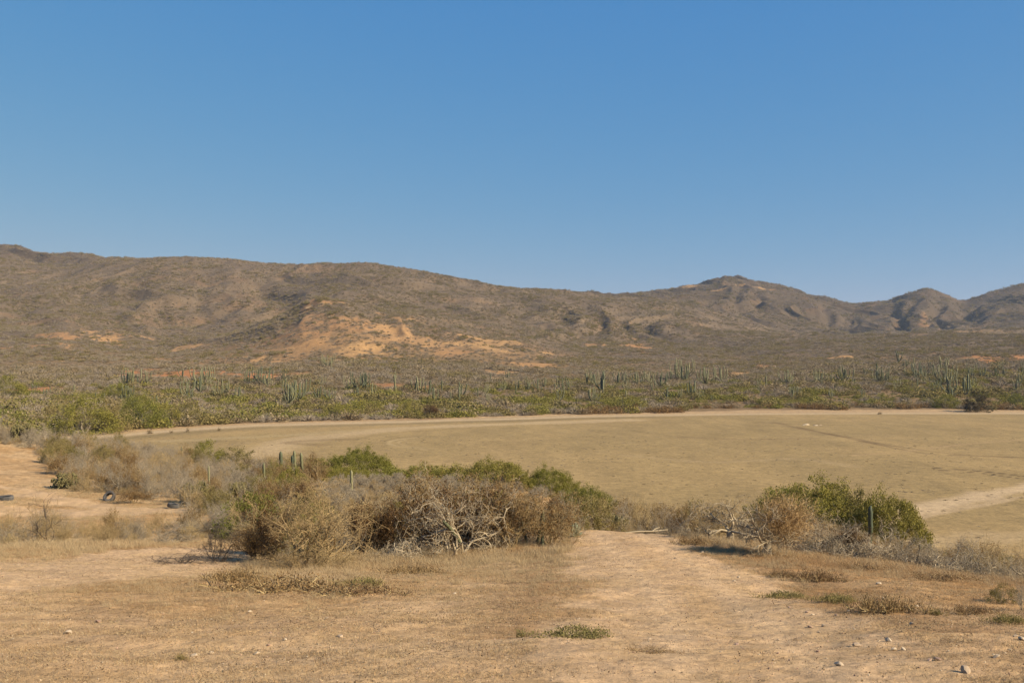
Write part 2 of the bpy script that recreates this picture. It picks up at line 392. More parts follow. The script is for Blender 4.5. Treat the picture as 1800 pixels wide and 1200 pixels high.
    for (cx, cy, w, hh, s, rd) in PATCH:
        _, q0 = cast(cx, cy, 400); 
        _, qa = cast(cx, cy + hh, 400)
        rq = np.clip(abs(q0 - qa), 4, 160)
        dd = np.hypot((px[fi] - cx) / w, (q[fi] - q0) / rq)
        t = 1 - sstep(.35, 1.3, dd + wob * 2.2 + wob2 * 1.6)
        t = t * s * (.86 if s > .6 else 1)
        red[fi] = np.where(t > orange[fi], rd, red[fi])
        orange[fi] = np.maximum(orange[fi], t)
    ch = mixv(ch, mixv(np.tile(C_ORANGE, (n, 1)), np.tile(C_RED, (n, 1)), red), np.clip(orange * 1.15, 0, .92))
    sandrim = 1 - sstep(4, 15, q - edge_q(px) + (h1 - .5) * 34)
    ch = mixv(ch, np.tile(ALB(206, 172, 128), (n, 1)), np.clip(sandrim, 0, 1) * .9)
    c[far] = ch[far]
    plants = np.where(far, (1 - np.clip(orange * 1.25, 0, 1)) * (1 - sandrim), plants)
    plants = np.where(lake, 0, plants)
    return np.clip(c, .01, .9), plants, lake.astype(float), tr * (~far) * (~lake), far.astype(float)
# ------------------------------------------------------------------ materials
def new_mat(name):
    m = bpy.data.materials.new(name); m.use_nodes = True
    nt = m.node_tree; nt.nodes.clear()
    return m, nt, nt.nodes, nt.links
def N(nt, t, **kw):
    n = nt.nodes.new(t)
    for k, v in kw.items():
        if k in n.inputs: n.inputs[k].default_value = v
        else: setattr(n, k, v)
    return n
def mathn(nt, op, a, b=None, clamp=False):
    n = nt.nodes.new("ShaderNodeMath"); n.operation = op; n.use_clamp = clamp
    for i, v in enumerate((a, b)):
        if v is None: continue
        if hasattr(v, 'is_linked') or hasattr(v, 'links'): nt.links.new(v, n.inputs[i])
        else: n.inputs[i].default_value = v
    return n.outputs[0]
def noise(nt, vec, scale, detail=4, rough=.55):
    n = nt.nodes.new("ShaderNodeTexNoise"); n.inputs['Scale'].default_value = scale
    n.inputs['Detail'].default_value = detail; n.inputs['Roughness'].default_value = rough
    nt.links.new(vec, n.inputs['Vector']); return n.outputs['Fac']
def ramp(nt, fac, stops):
    n = nt.nodes.new("ShaderNodeValToRGB"); nt.links.new(fac, n.inputs[0])
    e = n.color_ramp.elements
    while len(e) > 1: e.remove(e[-1])
    e[0].position = stops[0][0]; e[0].color = (*stops[0][1], 1)
    for p, c in stops[1:]:
        k = e.new(p); k.color = (*c, 1)
    return n.outputs[0]
def mulc(nt, a, fac_val, lo, hi):
    """colour a scaled by lo..hi as fac_val goes 0..1"""
    mr = nt.nodes.new("ShaderNodeMapRange"); nt.links.new(fac_val, mr.inputs[0]); mr.inputs[3].default_value = lo; mr.inputs[4].default_value = hi
    v = nt.nodes.new("ShaderNodeVectorMath"); v.operation = 'SCALE'
    nt.links.new(a, v.inputs[0]); nt.links.new(mr.outputs[0], v.inputs['Scale']); return v.outputs[0]

def soil_material(name, fine, mid, big, bump_near, bump_far, scrubby=0.0):
    m, nt, nd, lk = new_mat(name)
    at = N(nt, "ShaderNodeAttribute", attribute_name="albedo")
    geo = N(nt, "ShaderNodeNewGeometry")
    P = geo.outputs['Position']
    c = at.outputs['Color']
    if fine:
        f1 = noise(nt, P, fine, 5, .7); c = mulc(nt, c, f1, .48, 1.50)
        f2 = noise(nt, P, fine * .31, 4, .65); c = mulc(nt, c, f2, .72, 1.28)
        sp = N(nt, "ShaderNodeTexVoronoi", feature='F1'); sp.inputs['Scale'].default_value = fine * .4; lk.new(P, sp.inputs['Vector'])
        s = N(nt, "ShaderNodeMapRange"); lk.new(sp.outputs['Distance'], s.inputs[0]); s.inputs[1].default_value = .10; s.inputs[2].default_value = .26; s.inputs[3].default_value = 0; s.inputs[4].default_value = 1
        c = mulc(nt, c, s.outputs[0], .70, 1.0)
    if mid:
        f3 = noise(nt, P, mid, 6, .65); c = mulc(nt, c, f3, .52, 1.48)
    if big:
        f4 = noise(nt, P, big, 5, .6); c = mulc(nt, c, f4, .82, 1.18)
    b = N(nt, "ShaderNodeBsdfPrincipled"); b.inputs['Roughness'].default_value = .95
    b.inputs['Specular IOR Level'].default_value = .15
    lk.new(c, b.inputs['Base Color'])
    nrm = None
    for sc, dist, st in bump_near:
        h = noise(nt, P, sc, 4, .65)
        bm = N(nt, "ShaderNodeBump"); bm.inputs['Strength'].default_value = st; bm.inputs['Distance'].default_value = dist
        lk.new(h, bm.inputs['Height'])
        if nrm is not None: lk.new(nrm, bm.inputs['Normal'])
        nrm = bm.outputs[0]
    if nrm is not None: lk.new(nrm, b.inputs['Normal'])
    o = N(nt, "ShaderNodeOutputMaterial"); lk.new(b.outputs[0], o.inputs[0])
    return m
M_GROUND = soil_material("dry_soil", 38, 0, .6, [(60, .022, .8), (13, .025, .5)], 0)
M_LAKE = soil_material("dried_lake_mud", 2.2, .55, .05, [(6, .04, .6), (1.1, .07, .6)], 0)
M_HILL = soil_material("hill_soil", 0, .35, .03, [(.9, .5, .7), (.22, 1.3, .6)], 0)

def plant_material(name, cols, rough=.8, transl=0.0, nscale=1.5, vary=.35, hue=.02):
    """leaves or bark: colour varies from plant to plant and from twig to twig"""
    m, nt, nd, lk = new_mat(name)
    oi = N(nt, "ShaderNodeObjectInfo"); tc = N(nt, "ShaderNodeTexCoord")
    P = tc.outputs['Object']
    k = len(cols)
    add = mathn(nt, 'ADD', mathn(nt, 'MULTIPLY', oi.outputs['Random'], .75), mathn(nt, 'MULTIPLY', noise(nt, P, nscale, 3, .6), .35))
    fr = mathn(nt, 'SUBTRACT', add, .06, True)
    c = ramp(nt, fr, [(i / max(1, k - 1), tuple(cc)) for i, cc in enumerate(cols)])
    n2 = noise(nt, P, nscale * 6, 3, .7)
    c = mulc(nt, c, n2, (1 - vary) * .80, (1 + vary) * .80)
    b = N(nt, "ShaderNodeBsdfPrincipled"); b.inputs['Roughness'].default_value = rough
    b.inputs['Specular IOR Level'].default_value = .2
    lk.new(c, b.inputs['Base Color'])
    o = N(nt, "ShaderNodeOutputMaterial")
    if transl > 0:
        t = N(nt, "ShaderNodeBsdfTranslucent"); lk.new(c, t.inputs[0])
        mx = N(nt, "ShaderNodeMixShader"); mx.inputs[0].default_value = transl
        lk.new(b.outputs[0], mx.inputs[1]); lk.new(t.outputs[0], mx.inputs[2]); lk.new(mx.outputs[0], o.inputs[0])
    else: lk.new(b.outputs[0], o.inputs[0])
    return m
M_TWIG_GREY = plant_material("grey_twigs", [(.25, .20, .135), (.32, .26, .18), (.38, .31, .215)])
M_TWIG_TAN = plant_material("tan_twigs", [(.33, .225, .105), (.39, .28, .135), (.44, .325, .16)])
M_TWIG_GOLD = plant_material("golden_twigs", [(.36, .225, .095), (.43, .28, .125)], vary=.3)
M_BARK_PALE = plant_material("pale_bark", [(.38, .30, .19), (.45, .355, .23), (.52, .42, .28)], nscale=4, vary=.3)
M_BARK_DARK = plant_material("dark_bark", [(.06, .042, .03), (.09, .064, .045), (.12, .09, .065)], nscale=4)
M_LEAF_GREEN = plant_material("green_leaves", [(.135, .14, .026), (.19, .18, .032), (.24, .21, .04), (.28, .23, .05)], transl=.2, nscale=.9)
M_LEAF_YELLOW = plant_material("yellow_green_leaves", [(.19, .18, .035), (.24, .21, .042), (.28, .23, .055)], transl=.2, nscale=.9)
M_CHOLLA = plant_material("yellowish_spines", [(.17, .145, .06), (.22, .18, .08)], nscale=4)
M_LEAF_OLIVE = plant_material("olive_leaves", [(.19, .155, .05), (.24, .19, .065), (.29, .215, .085)], transl=.2, nscale=.9)
M_LEAF_BROWN = plant_material("brown_leaves", [(.18, .10, .035), (.24, .14, .052), (.31, .20, .085)], transl=.3, nscale=1.2)
M_LEAF_RUST = plant_material("rusty_leaves", [(.10, .05, .017), (.14, .075, .026), (.20, .12, .045)], transl=.15, nscale=1.2)
M_LEAF_DARK = plant_material("dark_leaves", [(.05, .045, .018), (.075, .055, .024)], transl=.2)
M_SCRUB_GREY = plant_material("grey_scrub", [(.26, .205, .145), (.31, .25, .18), (.36, .29, .21), (.28, .225, .13)], nscale=.5)
M_SCRUB_BROWN = plant_material("brown_scrub", [(.23, .165, .092), (.28, .21, .115), (.34, .26, .15)], transl=.1, nscale=.5)
M_GRASS = plant_material("dry_grass", [(.48, .35, .19), (.54, .40, .225), (.58, .44, .26)], transl=.3, nscale=.7)
M_GRASS2 = plant_material("reddish_dry_grass", [(.40, .255, .125), (.46, .30, .15), (.50, .35, .185)], transl=.3, nscale=.7)
M_LITTER = plant_material("leaf_litter", [(.13, .085, .045), (.19, .13, .07), (.27, .19, .11)], nscale=5)
M_WEED = plant_material("weed_leaves", [(.20, .175, .06), (.26, .21, .075), (.30, .22, .09)], transl=.2, nscale=5)
M_WEED_BROWN = plant_material("brown_weed_leaves", [(.19, .115, .055), (.24, .145, .065), (.27, .18, .075)], transl=.2, nscale=5)
M_AGAVE = plant_material("blue_green_leaves", [(.18, .20, .13), (.24, .26, .17)], nscale=3)

def cactus_mat():
    m, nt, nd, lk = new_mat("cactus_skin")
    oi = N(nt, "ShaderNodeObjectInfo"); tc = N(nt, "ShaderNodeTexCoord"); at = N(nt, "ShaderNodeAttribute", attribute_name="rib")
    c = ramp(nt, oi.outputs['Random'], [(0, (.055, .062, .028)), (.5, (.10, .10, .045)), (1, (.17, .155, .075))])
    c = mulc(nt, c, at.outputs['Fac'], .55, 1.5)
    c = mulc(nt, c, noise(nt, tc.outputs['Object'], 9, 4, .7), .7, 1.3)
    b = N(nt, "ShaderNodeBsdfPrincipled"); b.inputs['Roughness'].default_value = .7; lk.new(c, b.inputs['Base Color'])
    o = N(nt, "ShaderNodeOutputMaterial"); lk.new(b.outputs[0], o.inputs[0]); return m
M_CACTUS = cactus_mat()
M_CACTUS_DARK = M_CACTUS.copy(); M_CACTUS_DARK.name = 'dark_cactus_skin'
for n_ in M_CACTUS_DARK.node_tree.nodes:
    if n_.type == 'VALTORGB':
        for e_ in n_.color_ramp.elements: e_.color = (.035, .045, .022, 1)
def stone_mat(name, a, b_):
    m, nt, nd, lk = new_mat(name)
    oi = N(nt, "ShaderNodeObjectInfo"); tc = N(nt, "ShaderNodeTexCoord")
    c = ramp(nt, oi.outputs['Random'], [(0, a), (1, b_)])
    c = mulc(nt, c, noise(nt, tc.outputs['Object'], 14, 5, .65), .65, 1.35)
    b = N(nt, "ShaderNodeBsdfPrincipled"); b.inputs['Roughness'].default_value = .9; lk.new(c, b.inputs['Base Color'])
    bm = N(nt, "ShaderNodeBump"); bm.inputs['Strength'].default_value = .5; bm.inputs['Distance'].default_value = .01
    lk.new(noise(nt, tc.outputs['Object'], 40, 4, .6), bm.inputs['Height']); lk.new(bm.outputs[0], b.inputs['Normal'])
    o = N(nt, "ShaderNodeOutputMaterial"); lk.new(b.outputs[0], o.inputs[0]); return m
M_STONE = stone_mat("pale_stone", (.36, .26, .165), (.46, .36, .24))
M_STONE_RED = stone_mat("reddish_stone", (.24, .15, .10), (.40, .26, .18))
M_OUTCROP = stone_mat("outcrop_rock", (.27, .17, .085), (.30, .19, .095))
def rubber_mat():
    m, nt, nd, lk = new_mat("weathered_rubber")
    tc = N(nt, "ShaderNodeTexCoord")
    c = ramp(nt, noise(nt, tc.outputs['Object'], 5, 5, .65), [(.3, (.035, .033, .032)), (.6, (.07, .064, .058)), (.85, (.20, .165, .125))])
    b = N(nt, "ShaderNodeBsdfPrincipled"); b.inputs['Roughness'].default_value = .85; lk.new(c, b.inputs['Base Color'])
    o = N(nt, "ShaderNodeOutputMaterial"); lk.new(b.outputs[0], o.inputs[0]); return m
M_RUBBER = rubber_mat()

# ------------------------------------------------------------------ the ground sheet
def build_terrain():
    ac = np.radians(np.concatenate([np.linspace(-180, -60, 40), np.linspace(-57, -33, 34), np.linspace(-32, 32, 1000)[0:], np.linspace(33, 57, 34), np.linspace(60, 180, 40)]))
    rr = [0.3]
    while rr[-1] < 5200:
        r = rr[-1]
        if r < 5: d = .45
        elif r < 60: d = min(max(r * r / 4500., .065), .42)
        elif r < 115: d = .65
        elif r < 460: d = 1.35
        elif r < 2900: d = 5.0
        else: d = 40.
        rr.append(r + d)
    rr = np.array(rr)
    A, R = np.meshgrid(ac, rr)
    X = (R * np.sin(A)).ravel(); Y = (R * np.cos(A)).ravel()
    Z = height(X, Y)
    alb, plants, lake, track, far = soil(X, Y, Z)
    nr, nc = len(rr), len(ac)
    i = np.arange(nr - 1)[:, None] * nc + np.arange(nc - 1)[None]
    quads = np.stack([i, i + 1, i + nc + 1, i + nc], -1).reshape(-1, 4)
    def fm(m): return m[quads].mean(1) > .5
    lk_, tk_, fr_ = fm(lake), fm(track), fm(far)
    groups = [("lake_bed", lk_, M_LAKE), ("hills", fr_ & ~lk_, M_HILL), ("dirt_track", tk_ & ~lk_ & ~fr_, M_GROUND), ("ground", ~tk_ & ~lk_ & ~fr_, M_GROUND)]
    # vertex normals over the whole sheet so that the pieces meet without a seam
    co = np.stack([X, Y, Z], 1)
    G = co.reshape(nr, nc, 3); nv = np.cross(np.gradient(G, axis=1), np.gradient(G, axis=0)).reshape(-1, 3)
    nv *= -1; nv /= np.linalg.norm(nv, axis=1)[:, None] + 1e-12
    if nv[:, 2].mean() < 0: nv *= -1
    for name, mask, mat in groups:
        q = quads[mask]
        used, inv = np.unique(q, return_inverse=True); inv = inv.reshape(q.shape)
        me = bpy.data.meshes.new(name)
        me.vertices.add(len(used)); me.vertices.foreach_set("co", co[used].astype(np.float32).ravel())
        me.loops.add(len(q) * 4); me.loops.foreach_set("vertex_index", inv.astype(np.int32).ravel())
        me.polygons.add(len(q)); me.polygons.foreach_set("loop_start", np.arange(0, len(q) * 4, 4, dtype=np.int32))
        me.update(calc_edges=True)
        me.polygons.foreach_set("use_smooth", np.ones(len(q), bool))
        at = me.color_attributes.new("albedo", 'FLOAT_COLOR', 'POINT')
        at.data.foreach_set("color", np.concatenate([alb[used], np.ones((len(used), 1))], 1).astype(np.float32).ravel())
        me.materials.append(mat)
        me.normals_split_custom_set_from_vertices(nv[used].tolist())
        o = bpy.data.objects.new(name, me); COL.objects.link(o); o["kind"] = "structure"
    return
build_terrain()
# ------------------------------------------------------------------ mesh making
class MB:
    def __init__(s): s.v = []; s.f = []; s.n = 0; s.rib = []
    def tube(s, pts, rad, k=4, cap=True):
        """tapered tube along points"""
        pts = [np.asarray(p, float) for p in pts]; base = s.n; m = len(pts)
        for i, p in enumerate(pts):
            t = pts[min(i + 1, m - 1)] - pts[max(i - 1, 0)]; t = t / (np.linalg.norm(t) + 1e-9)
            u = np.cross(t, (0.31, .2, .93)); nu = np.linalg.norm(u)
            u = u / nu if nu > 1e-4 else np.array([1., 0, 0]); w = np.cross(t, u)
            for j in range(k):
                a = 2 * math.pi * j / k
                s.v.append(p + (u * math.cos(a) + w * math.sin(a)) * rad[i])
        for i in range(m - 1):
            for j in range(k):
                a = base + i * k + j; b = base + i * k + (j + 1) % k
                s.f.append((a, b, b + k, a + k))
        s.n += m * k
        if cap and k > 3: s.f.append(tuple(base + (m - 1) * k + j for j in range(k)))
    def blade(s, p, q, w, rng):
        d = q - p; u = np.cross(d, rng.normal(size=3)); u /= np.linalg.norm(u) + 1e-9
        s.v += [p + u * w * .5, p - u * w * .5, q]; s.f.append((s.n, s.n + 1, s.n + 2)); s.n += 3
    def quads(s, P, size, rng, flat=0.0, aspect=.55):
        """leaf faces at P, shape (n,3)"""
        n = len(P); d = rng.normal(size=(n, 3)); d[:, 2] *= (1 - flat) ; d /= np.linalg.norm(d, axis=1)[:, None] + 1e-9
        e = rng.normal(size=(n, 3)); e -= (e * d).sum(1)[:, None] * d; e /= np.linalg.norm(e, axis=1)[:, None] + 1e-9
        sz = (size * (.6 + .8 * rng.random(n)))[:, None] * .5
        a = P - d * sz; b = P + e * sz * aspect; c = P + d * sz; f = P - e * sz * aspect
        s.v += list(np.stack([a, b, c, f], 1).reshape(-1, 3))
        s.f += [(s.n + 4 * i, s.n + 4 * i + 1, s.n + 4 * i + 2, s.n + 4 * i + 3) for i in range(n)]
        s.n += 4 * n
    def mesh(s, name, mat, smooth=True):
        me = bpy.data.meshes.new(name)
        V = np.array(s.v, np.float32).reshape(-1, 3)
        me.vertices.add(len(V)); me.vertices.foreach_set("co", V.ravel())
        ln = np.array([len(f) for f in s.f], np.int32)
        lv = np.fromiter((i for f in s.f for i in f), np.int32)
        me.loops.add(len(lv)); me.loops.foreach_set("vertex_index", lv)
        me.polygons.add(len(ln)); me.polygons.foreach_set("loop_start", np.concatenate([[0], np.cumsum(ln)[:-1]]).astype(np.int32))
        me.update(calc_edges=True)
        me.polygons.foreach_set("use_smooth", np.full(len(ln), smooth))
        if s.rib:
            a = me.attributes.new("rib", 'FLOAT', 'POINT'); a.data.foreach_set("value", np.array(s.rib, np.float32))
        me.materials.append(mat); return me

def nrm(v): return v / (np.linalg.norm(v) + 1e-9)
def grow(mb, rng, p, d, L, r, lev, P, tips):
    """one branch and everything that grows from it"""
    top = lev >= P['levels']
    n = P.get('seg', 5) if lev < 2 else 3
    wig = P['wiggle'] * (1 + .3 * lev); pts = [p]; rad = [r]
    for i in range(n):
        d = nrm(d + rng.normal(size=3) * wig + np.array([0, 0, P['up'][min(lev, len(P['up']) - 1)]]))
        p = p + d * L / n
        if p[2] < .03: p = p.copy(); p[2] = .03 + .03 * rng.random(); d = nrm(d * np.array([1, 1, 0]) + np.array([0, 0, .25]))
        pts.append(p); rad.append(r * (1 - (1 - P['taper']) * (i + 1) / n))
    if r < P.get('min_tube', .006) or top:
        rr = [max(x, P.get('twig', .003)) for x in rad]; rr[-1] *= .4
        mb.tube(pts, rr, 3, False)
    else: mb.tube(pts, rad, 6 if lev == 0 else 5 if lev == 1 else 4)
    if top:
        tips += pts[1:]
        return
    nc = P['kids'][lev]
    for c in range(nc):
        t = P.get('t0', .3) + (1 - P.get('t0', .3)) * (c + rng.random() * .8) / nc; t = min(t, 1)
        i = min(int(t * n), n - 1); f = t * n - i
        q = pts[i] * (1 - f) + pts[i + 1] * f
        ax = nrm(pts[i + 1] - pts[i]); side = rng.normal(size=3); side = nrm(side - ax * (side @ ax))
        s_ = P['spread'] * (.6 + .8 * rng.random())
        grow(mb, rng, q, nrm(ax * math.cos(s_) + side * math.sin(s_)), L * P['len'] * (.65 + .6 * rng.random()), max(rad[i] * P['thin'], .003), lev + 1, P, tips)

def shrub_stems(seed, P):
    rng = np.random.default_rng(seed); mb = MB(); tips = []
    for k in range(P['stems']):
        a = 2 * math.pi * (k + rng.random() * .8) / P['stems']; e = P['lean'][0] + (P['lean'][1] - P['lean'][0]) * rng.random()
        d = np.array([math.cos(a) * math.cos(e), math.sin(a) * math.cos(e), math.sin(e)])
        p0 = np.array([math.cos(a), math.sin(a), 0]) * P.get('base', .12) * rng.random() + np.array([0, 0, -.05])
        grow(mb, rng, p0, d, P['L'] * (.7 + .5 * rng.random()), P['r'] * (.6 + .6 * rng.random()), 0, P, tips)
    return mb, np.array(tips), rng

def foliage_on(tips, rng, n, size, jitter, flat=0.):
    mb = MB(); P = tips[rng.integers(0, len(tips), n)] + rng.normal(size=(n, 3)) * jitter
    P[:, 2] = np.maximum(P[:, 2], .02); mb.quads(P, size, rng, flat); return mb
def dome_leaves(seed, n, size, rx, rz, clumps, crad, hollow=.55, mats=None, low=0.):
    """foliage gathered in clumps on and in a low dome of radius rx and height rz"""
    rng = np.random.default_rng(seed); mb = MB()
    C = []
    while len(C) < clumps:
        v = rng.normal(size=3); v = nrm(v); v[2] = abs(v[2])
        h = hollow + (1 - hollow) * rng.random() ** .5
        w = 1 + .16 * math.sin(3 * math.atan2(v[1], v[0]) + seed) * (1 - v[2]) + .07 * rng.normal()
        C.append(v * h * np.array([rx * w, rx * w, rz * (1 + .10 * rng.normal())]))
    C = np.array(C); cr = crad * (.5 + rng.random(clumps))
    k = rng.integers(0, clumps, n); u = rng.normal(size=(n, 3)); u /= np.linalg.norm(u, axis=1)[:, None]
    P = C[k] + u * (cr[k] * (rng.random(n) ** .45))[:, None] * np.array([1, 1, .75])
    P[:, 2] = np.where(P[:, 2] < .02, .02 + low + rng.random(n) * .2, P[:, 2])
    mb.quads(P, size, rng); return mb, C

TPL = {}
def tpl(name, *parts): TPL[name] = parts           # parts: (part name, mesh); the first may stand alone

BARE = dict(stems=9, lean=(.5, 1.35), L=1.25, r=.028, levels=3, kids=[5, 5, 4], len=.55, thin=.55, taper=.45, wiggle=.16, up=[.05, .06, .05, .04], spread=.62, twig=.004)
def mk_bare(name, seed, mat, **kw):
    P = dict(BARE); P.update(kw); mb, tips, rng = shrub_stems(seed, P)
    me = mb.mesh(name + "_stems", mat); tpl(name, ("stems", me)); return tips, rng, me
for k in range(3): mk_bare(f"bare{k}", 10 + k, M_TWIG_GREY, stems=[9, 11, 8][k], wiggle=[.16, .22, .2][k])
for k in range(2): mk_bare(f"tan{k}", 20 + k, M_TWIG_TAN, stems=12, r=.018, lean=(.4, 1.3), kids=[5, 6, 4], spread=.5, wiggle=.2)
# brown shrub: dry twigs with withered leaves still on
for k in range(2):
    P = dict(BARE); P.update(stems=10, kids=[5, 5, 3], r=.022); mb, tips, rng = shrub_stems(30 + k, P)
    tpl(f"brown{k}", ("stems", mb.mesh("brown_stems", M_TWIG_TAN)), ("foliage", foliage_on(tips, rng, 5200, .055, .06).mesh("brown_foliage", M_LEAF_BROWN, False)))
for k in range(2):
    P = dict(BARE); P.update(stems=10, kids=[5, 5, 3], r=.022); mb, tips, rng = shrub_stems(34 + k, P)
    tpl(f"dark{k}", ("stems", mb.mesh("dark_stems", M_BARK_DARK)), ("foliage", foliage_on(tips, rng, 8200, .055, .08).mesh("dark_foliage", M_LEAF_RUST, False)))
# green shrubs: leafy domes
def mk_green(name, seed, leaf, rx=1.5, rz=1.25, n=9000, size=.06, clumps=70, crad=.3, stems=M_TWIG_GREY, hollow=.55):
    P = dict(BARE); P.update(stems=8, kids=[4, 4, 2], L=.55 * rz, r=.03); mb, tips, rng = shrub_stems(seed, P)
    lf, C = dome_leaves(seed, n, size, rx, rz, clumps, crad, hollow)
    tpl(name, ("stems", mb.mesh(name + "_stems", stems)), ("foliage", lf.mesh(name + "_foliage", leaf, False)))
mk_green("green0", 40, M_LEAF_GREEN); mk_green("green1", 41, M_LEAF_GREEN, clumps=50, crad=.36); mk_green("yellow0", 42, M_LEAF_YELLOW, rz=.9, clumps=60, crad=.24, n=7000)
mk_green("olive0", 43, M_LEAF_OLIVE, clumps=90, crad=.26, n=6500, hollow=.4); mk_green("olive1", 44, M_LEAF_OLIVE, clumps=60, crad=.3, n=5200, hollow=.4)
mk_green("mound0", 45, M_LEAF_GREEN, rx=3.2, rz=2.0, n=60000, size=.065, clumps=420, crad=.34, hollow=.8)
mk_green("mound1", 46, M_LEAF_YELLOW, rx=2.8, rz=1.4, n=42000, size=.065, clumps=320, crad=.30, hollow=.78)
mk_green("round0", 47, M_LEAF_DARK, rx=4.2, rz=6.2, n=16000, size=.16, clumps=150, crad=.75, hollow=.5, stems=M_BARK_DARK)
# elephant tree: squat swollen trunk, crooked pale limbs that droop at the ends
def mk_elephant(name, seed, crown, spread=1.0, brush=False):
    rng = np.random.default_rng(seed); tr = MB(); tips = []
    base = [np.array([0, 0, -.1]), np.array([.02, 0, .1]), np.array([.04, .01, .3]), np.array([.03, .02, .5])]
    tr.tube(base, [.19, .15, .13, .12], 10)
    P = dict(levels=3, kids=[5, 4, 5], len=.62, thin=.6, taper=.5, wiggle=.34, up=[.02, -.02, .04, .06], spread=.8, twig=.005, seg=7, t0=.35)
    br = MB()
    for k in range(6):
        a = 2 * math.pi * k / 6 + rng.random() * .6; e = .35 + .55 * rng.random()
        d = np.array([math.cos(a) * math.cos(e), math.sin(a) * math.cos(e), math.sin(e)])
        grow(br, rng, base[2] + np.array([0, 0, .12]), d, 1.15 * spread * (.8 + .4 * rng.random()), .06, 0, P, tips)
    tips = np.array(tips)
    P3 = [("trunk", tr.mesh("trunk", M_BARK_PALE)), ("branches", br.mesh("branches", M_BARK_PALE))]
    if crown:
        cb = MB(); C = tips[rng.integers(0, len(tips), 1500)]
        if brush:
            C = np.array([.55, .1, 1.15]) + rng.normal(size=(9000, 3)) * np.array([.42, .42, .34])
        for c in C:
            if c[2] < .35: continue
            cb.blade(c, c + nrm(nrm(c - np.array([0.2, 0, .3])) + rng.normal(size=3) * .8) * .2 * (.5 + rng.random()), .011, rng)
        P3.append(("crown", cb.mesh("crown", M_TWIG_GOLD if brush else M_TWIG_TAN, False)))
    tpl(name, *P3)
mk_elephant("elephant0", 51, True, 1.0); mk_elephant("elephant1", 52, True, 1.0, True)
# tangle of pale arching limbs
def mk_tangle(name, seed, mat, **kw):
    P = dict(stems=10, lean=(.05, .85), L=1.9, r=.04, levels=3, kids=[5, 5, 5], len=.55, thin=.55, taper=.45, wiggle=.36, up=[.0, .0, .03, .03], spread=.8, twig=.005, seg=8, base=.3)
    P.update(kw); mb, tips, rng = shrub_stems(seed, P); return mb, tips, rng
mb, tips, rng = mk_tangle("t", 61, None); tpl("tangle0", ("stems", mb.mesh("tangle_stems", M_BARK_PALE)), ("foliage", foliage_on(tips, rng, 5200, .04, .07).mesh("tangle_foliage", M_LEAF_BROWN, False)))
mb, tips, rng = mk_tangle("t", 62, None, lean=(.6, 1.45), L=1.7, stems=9, wiggle=.2, up=[.1, .05, .02, .0], r=.035, kids=[6, 6, 5]); tpl("tangle1", ("stems", mb.mesh("tangle_stems", M_TWIG_TAN)), ("foliage", foliage_on(tips, rng, 3000, .03, .08).mesh("tangle_foliage", M_TWIG_TAN, False)))
mb, tips, rng = mk_tangle("t", 63, None, L=1.1, r=.035, lean=(.1, .9), kids=[5, 4, 3]); tpl("gnarl0", ("stems", mb.mesh("gnarled_stems", M_BARK_PALE)))
mb, tips, rng = mk_tangle("t", 64, None, L=1.2, r=.03, lean=(.2, 1.1), kids=[5, 5, 3], wiggle=.28); tpl("gnarl1", ("stems", mb.mesh("gnarled_stems", M_TWIG_GREY)))
mb, tips, rng = mk_tangle("t", 65, None, L=1.0, r=.03, lean=(.6, 1.4), kids=[5, 5, 3], wiggle=.2, stems=9); tpl("darkdead0", ("stems", mb.mesh("dark_dead_stems", M_BARK_DARK)))
# dead tree, sparse
mb, tips, rng = shrub_stems(66, dict(BARE, stems=3, lean=(.9, 1.45), L=1.6, r=.03, kids=[4, 3, 3], wiggle=.22, spread=.7)); tpl("sparse0", ("stems", mb.mesh("sparse_stems", M_BARK_DARK)))
mb, tips, rng = shrub_stems(67, dict(BARE, stems=2, lean=(.9, 1.3), L=2.6, r=.16, levels=1, kids=[3, 2], wiggle=.25, spread=.8, len=.4)); tpl("snag0", ("trunk", mb.mesh("snag", M_BARK_PALE)))
# cholla: jointed yellowish stems
def mk_cholla(name, seed):
    rng = np.random.default_rng(seed); mb = MB()
    def joint(p, d, L, r, lev):
        q = p + d * L
        mb.tube([p, p + d * L * .3, p + d * L * .75, q], [r * .6, r, r * .95, r * .35], 6)
        if lev < 5:
            for _ in range(3 if lev < 2 else 2 if rng.random() < .8 else 1):
                joint(q - d * L * .12, nrm(d + rng.normal(size=3) * .75 + np.array([0, 0, .25])), L * .85, r * .92, lev + 1)
    for k in range(7):
        a = rng.random() * 6.28; joint(np.array([math.cos(a) * .15, math.sin(a) * .15, -.02]), nrm(np.array([math.cos(a) * .8, math.sin(a) * .8, .7])), .24, .032, 0)
    tpl(name, ("stems", mb.mesh(name, M_CHOLLA)))
mk_cholla("cholla0", 71); mk_cholla("cholla1", 72)
# agave-like rosette, blue green
def mk_rosette():
    rng = np.random.default_rng(75); mb = MB()
    for k in range(40):
        a = rng.random() * 6.28; e = .2 + rng.random() * 1.1; d = np.array([math.cos(a) * math.cos(e), math.sin(a) * math.cos(e), math.sin(e)])
        p = np.zeros(3); mb.tube([p, d * .22, d * .4 + np.array([0, 0, -.02])], [.03, .035, .004], 4)
    tpl("rosette0", ("leaves", mb.mesh("rosette", M_AGAVE)))
mk_rosette()

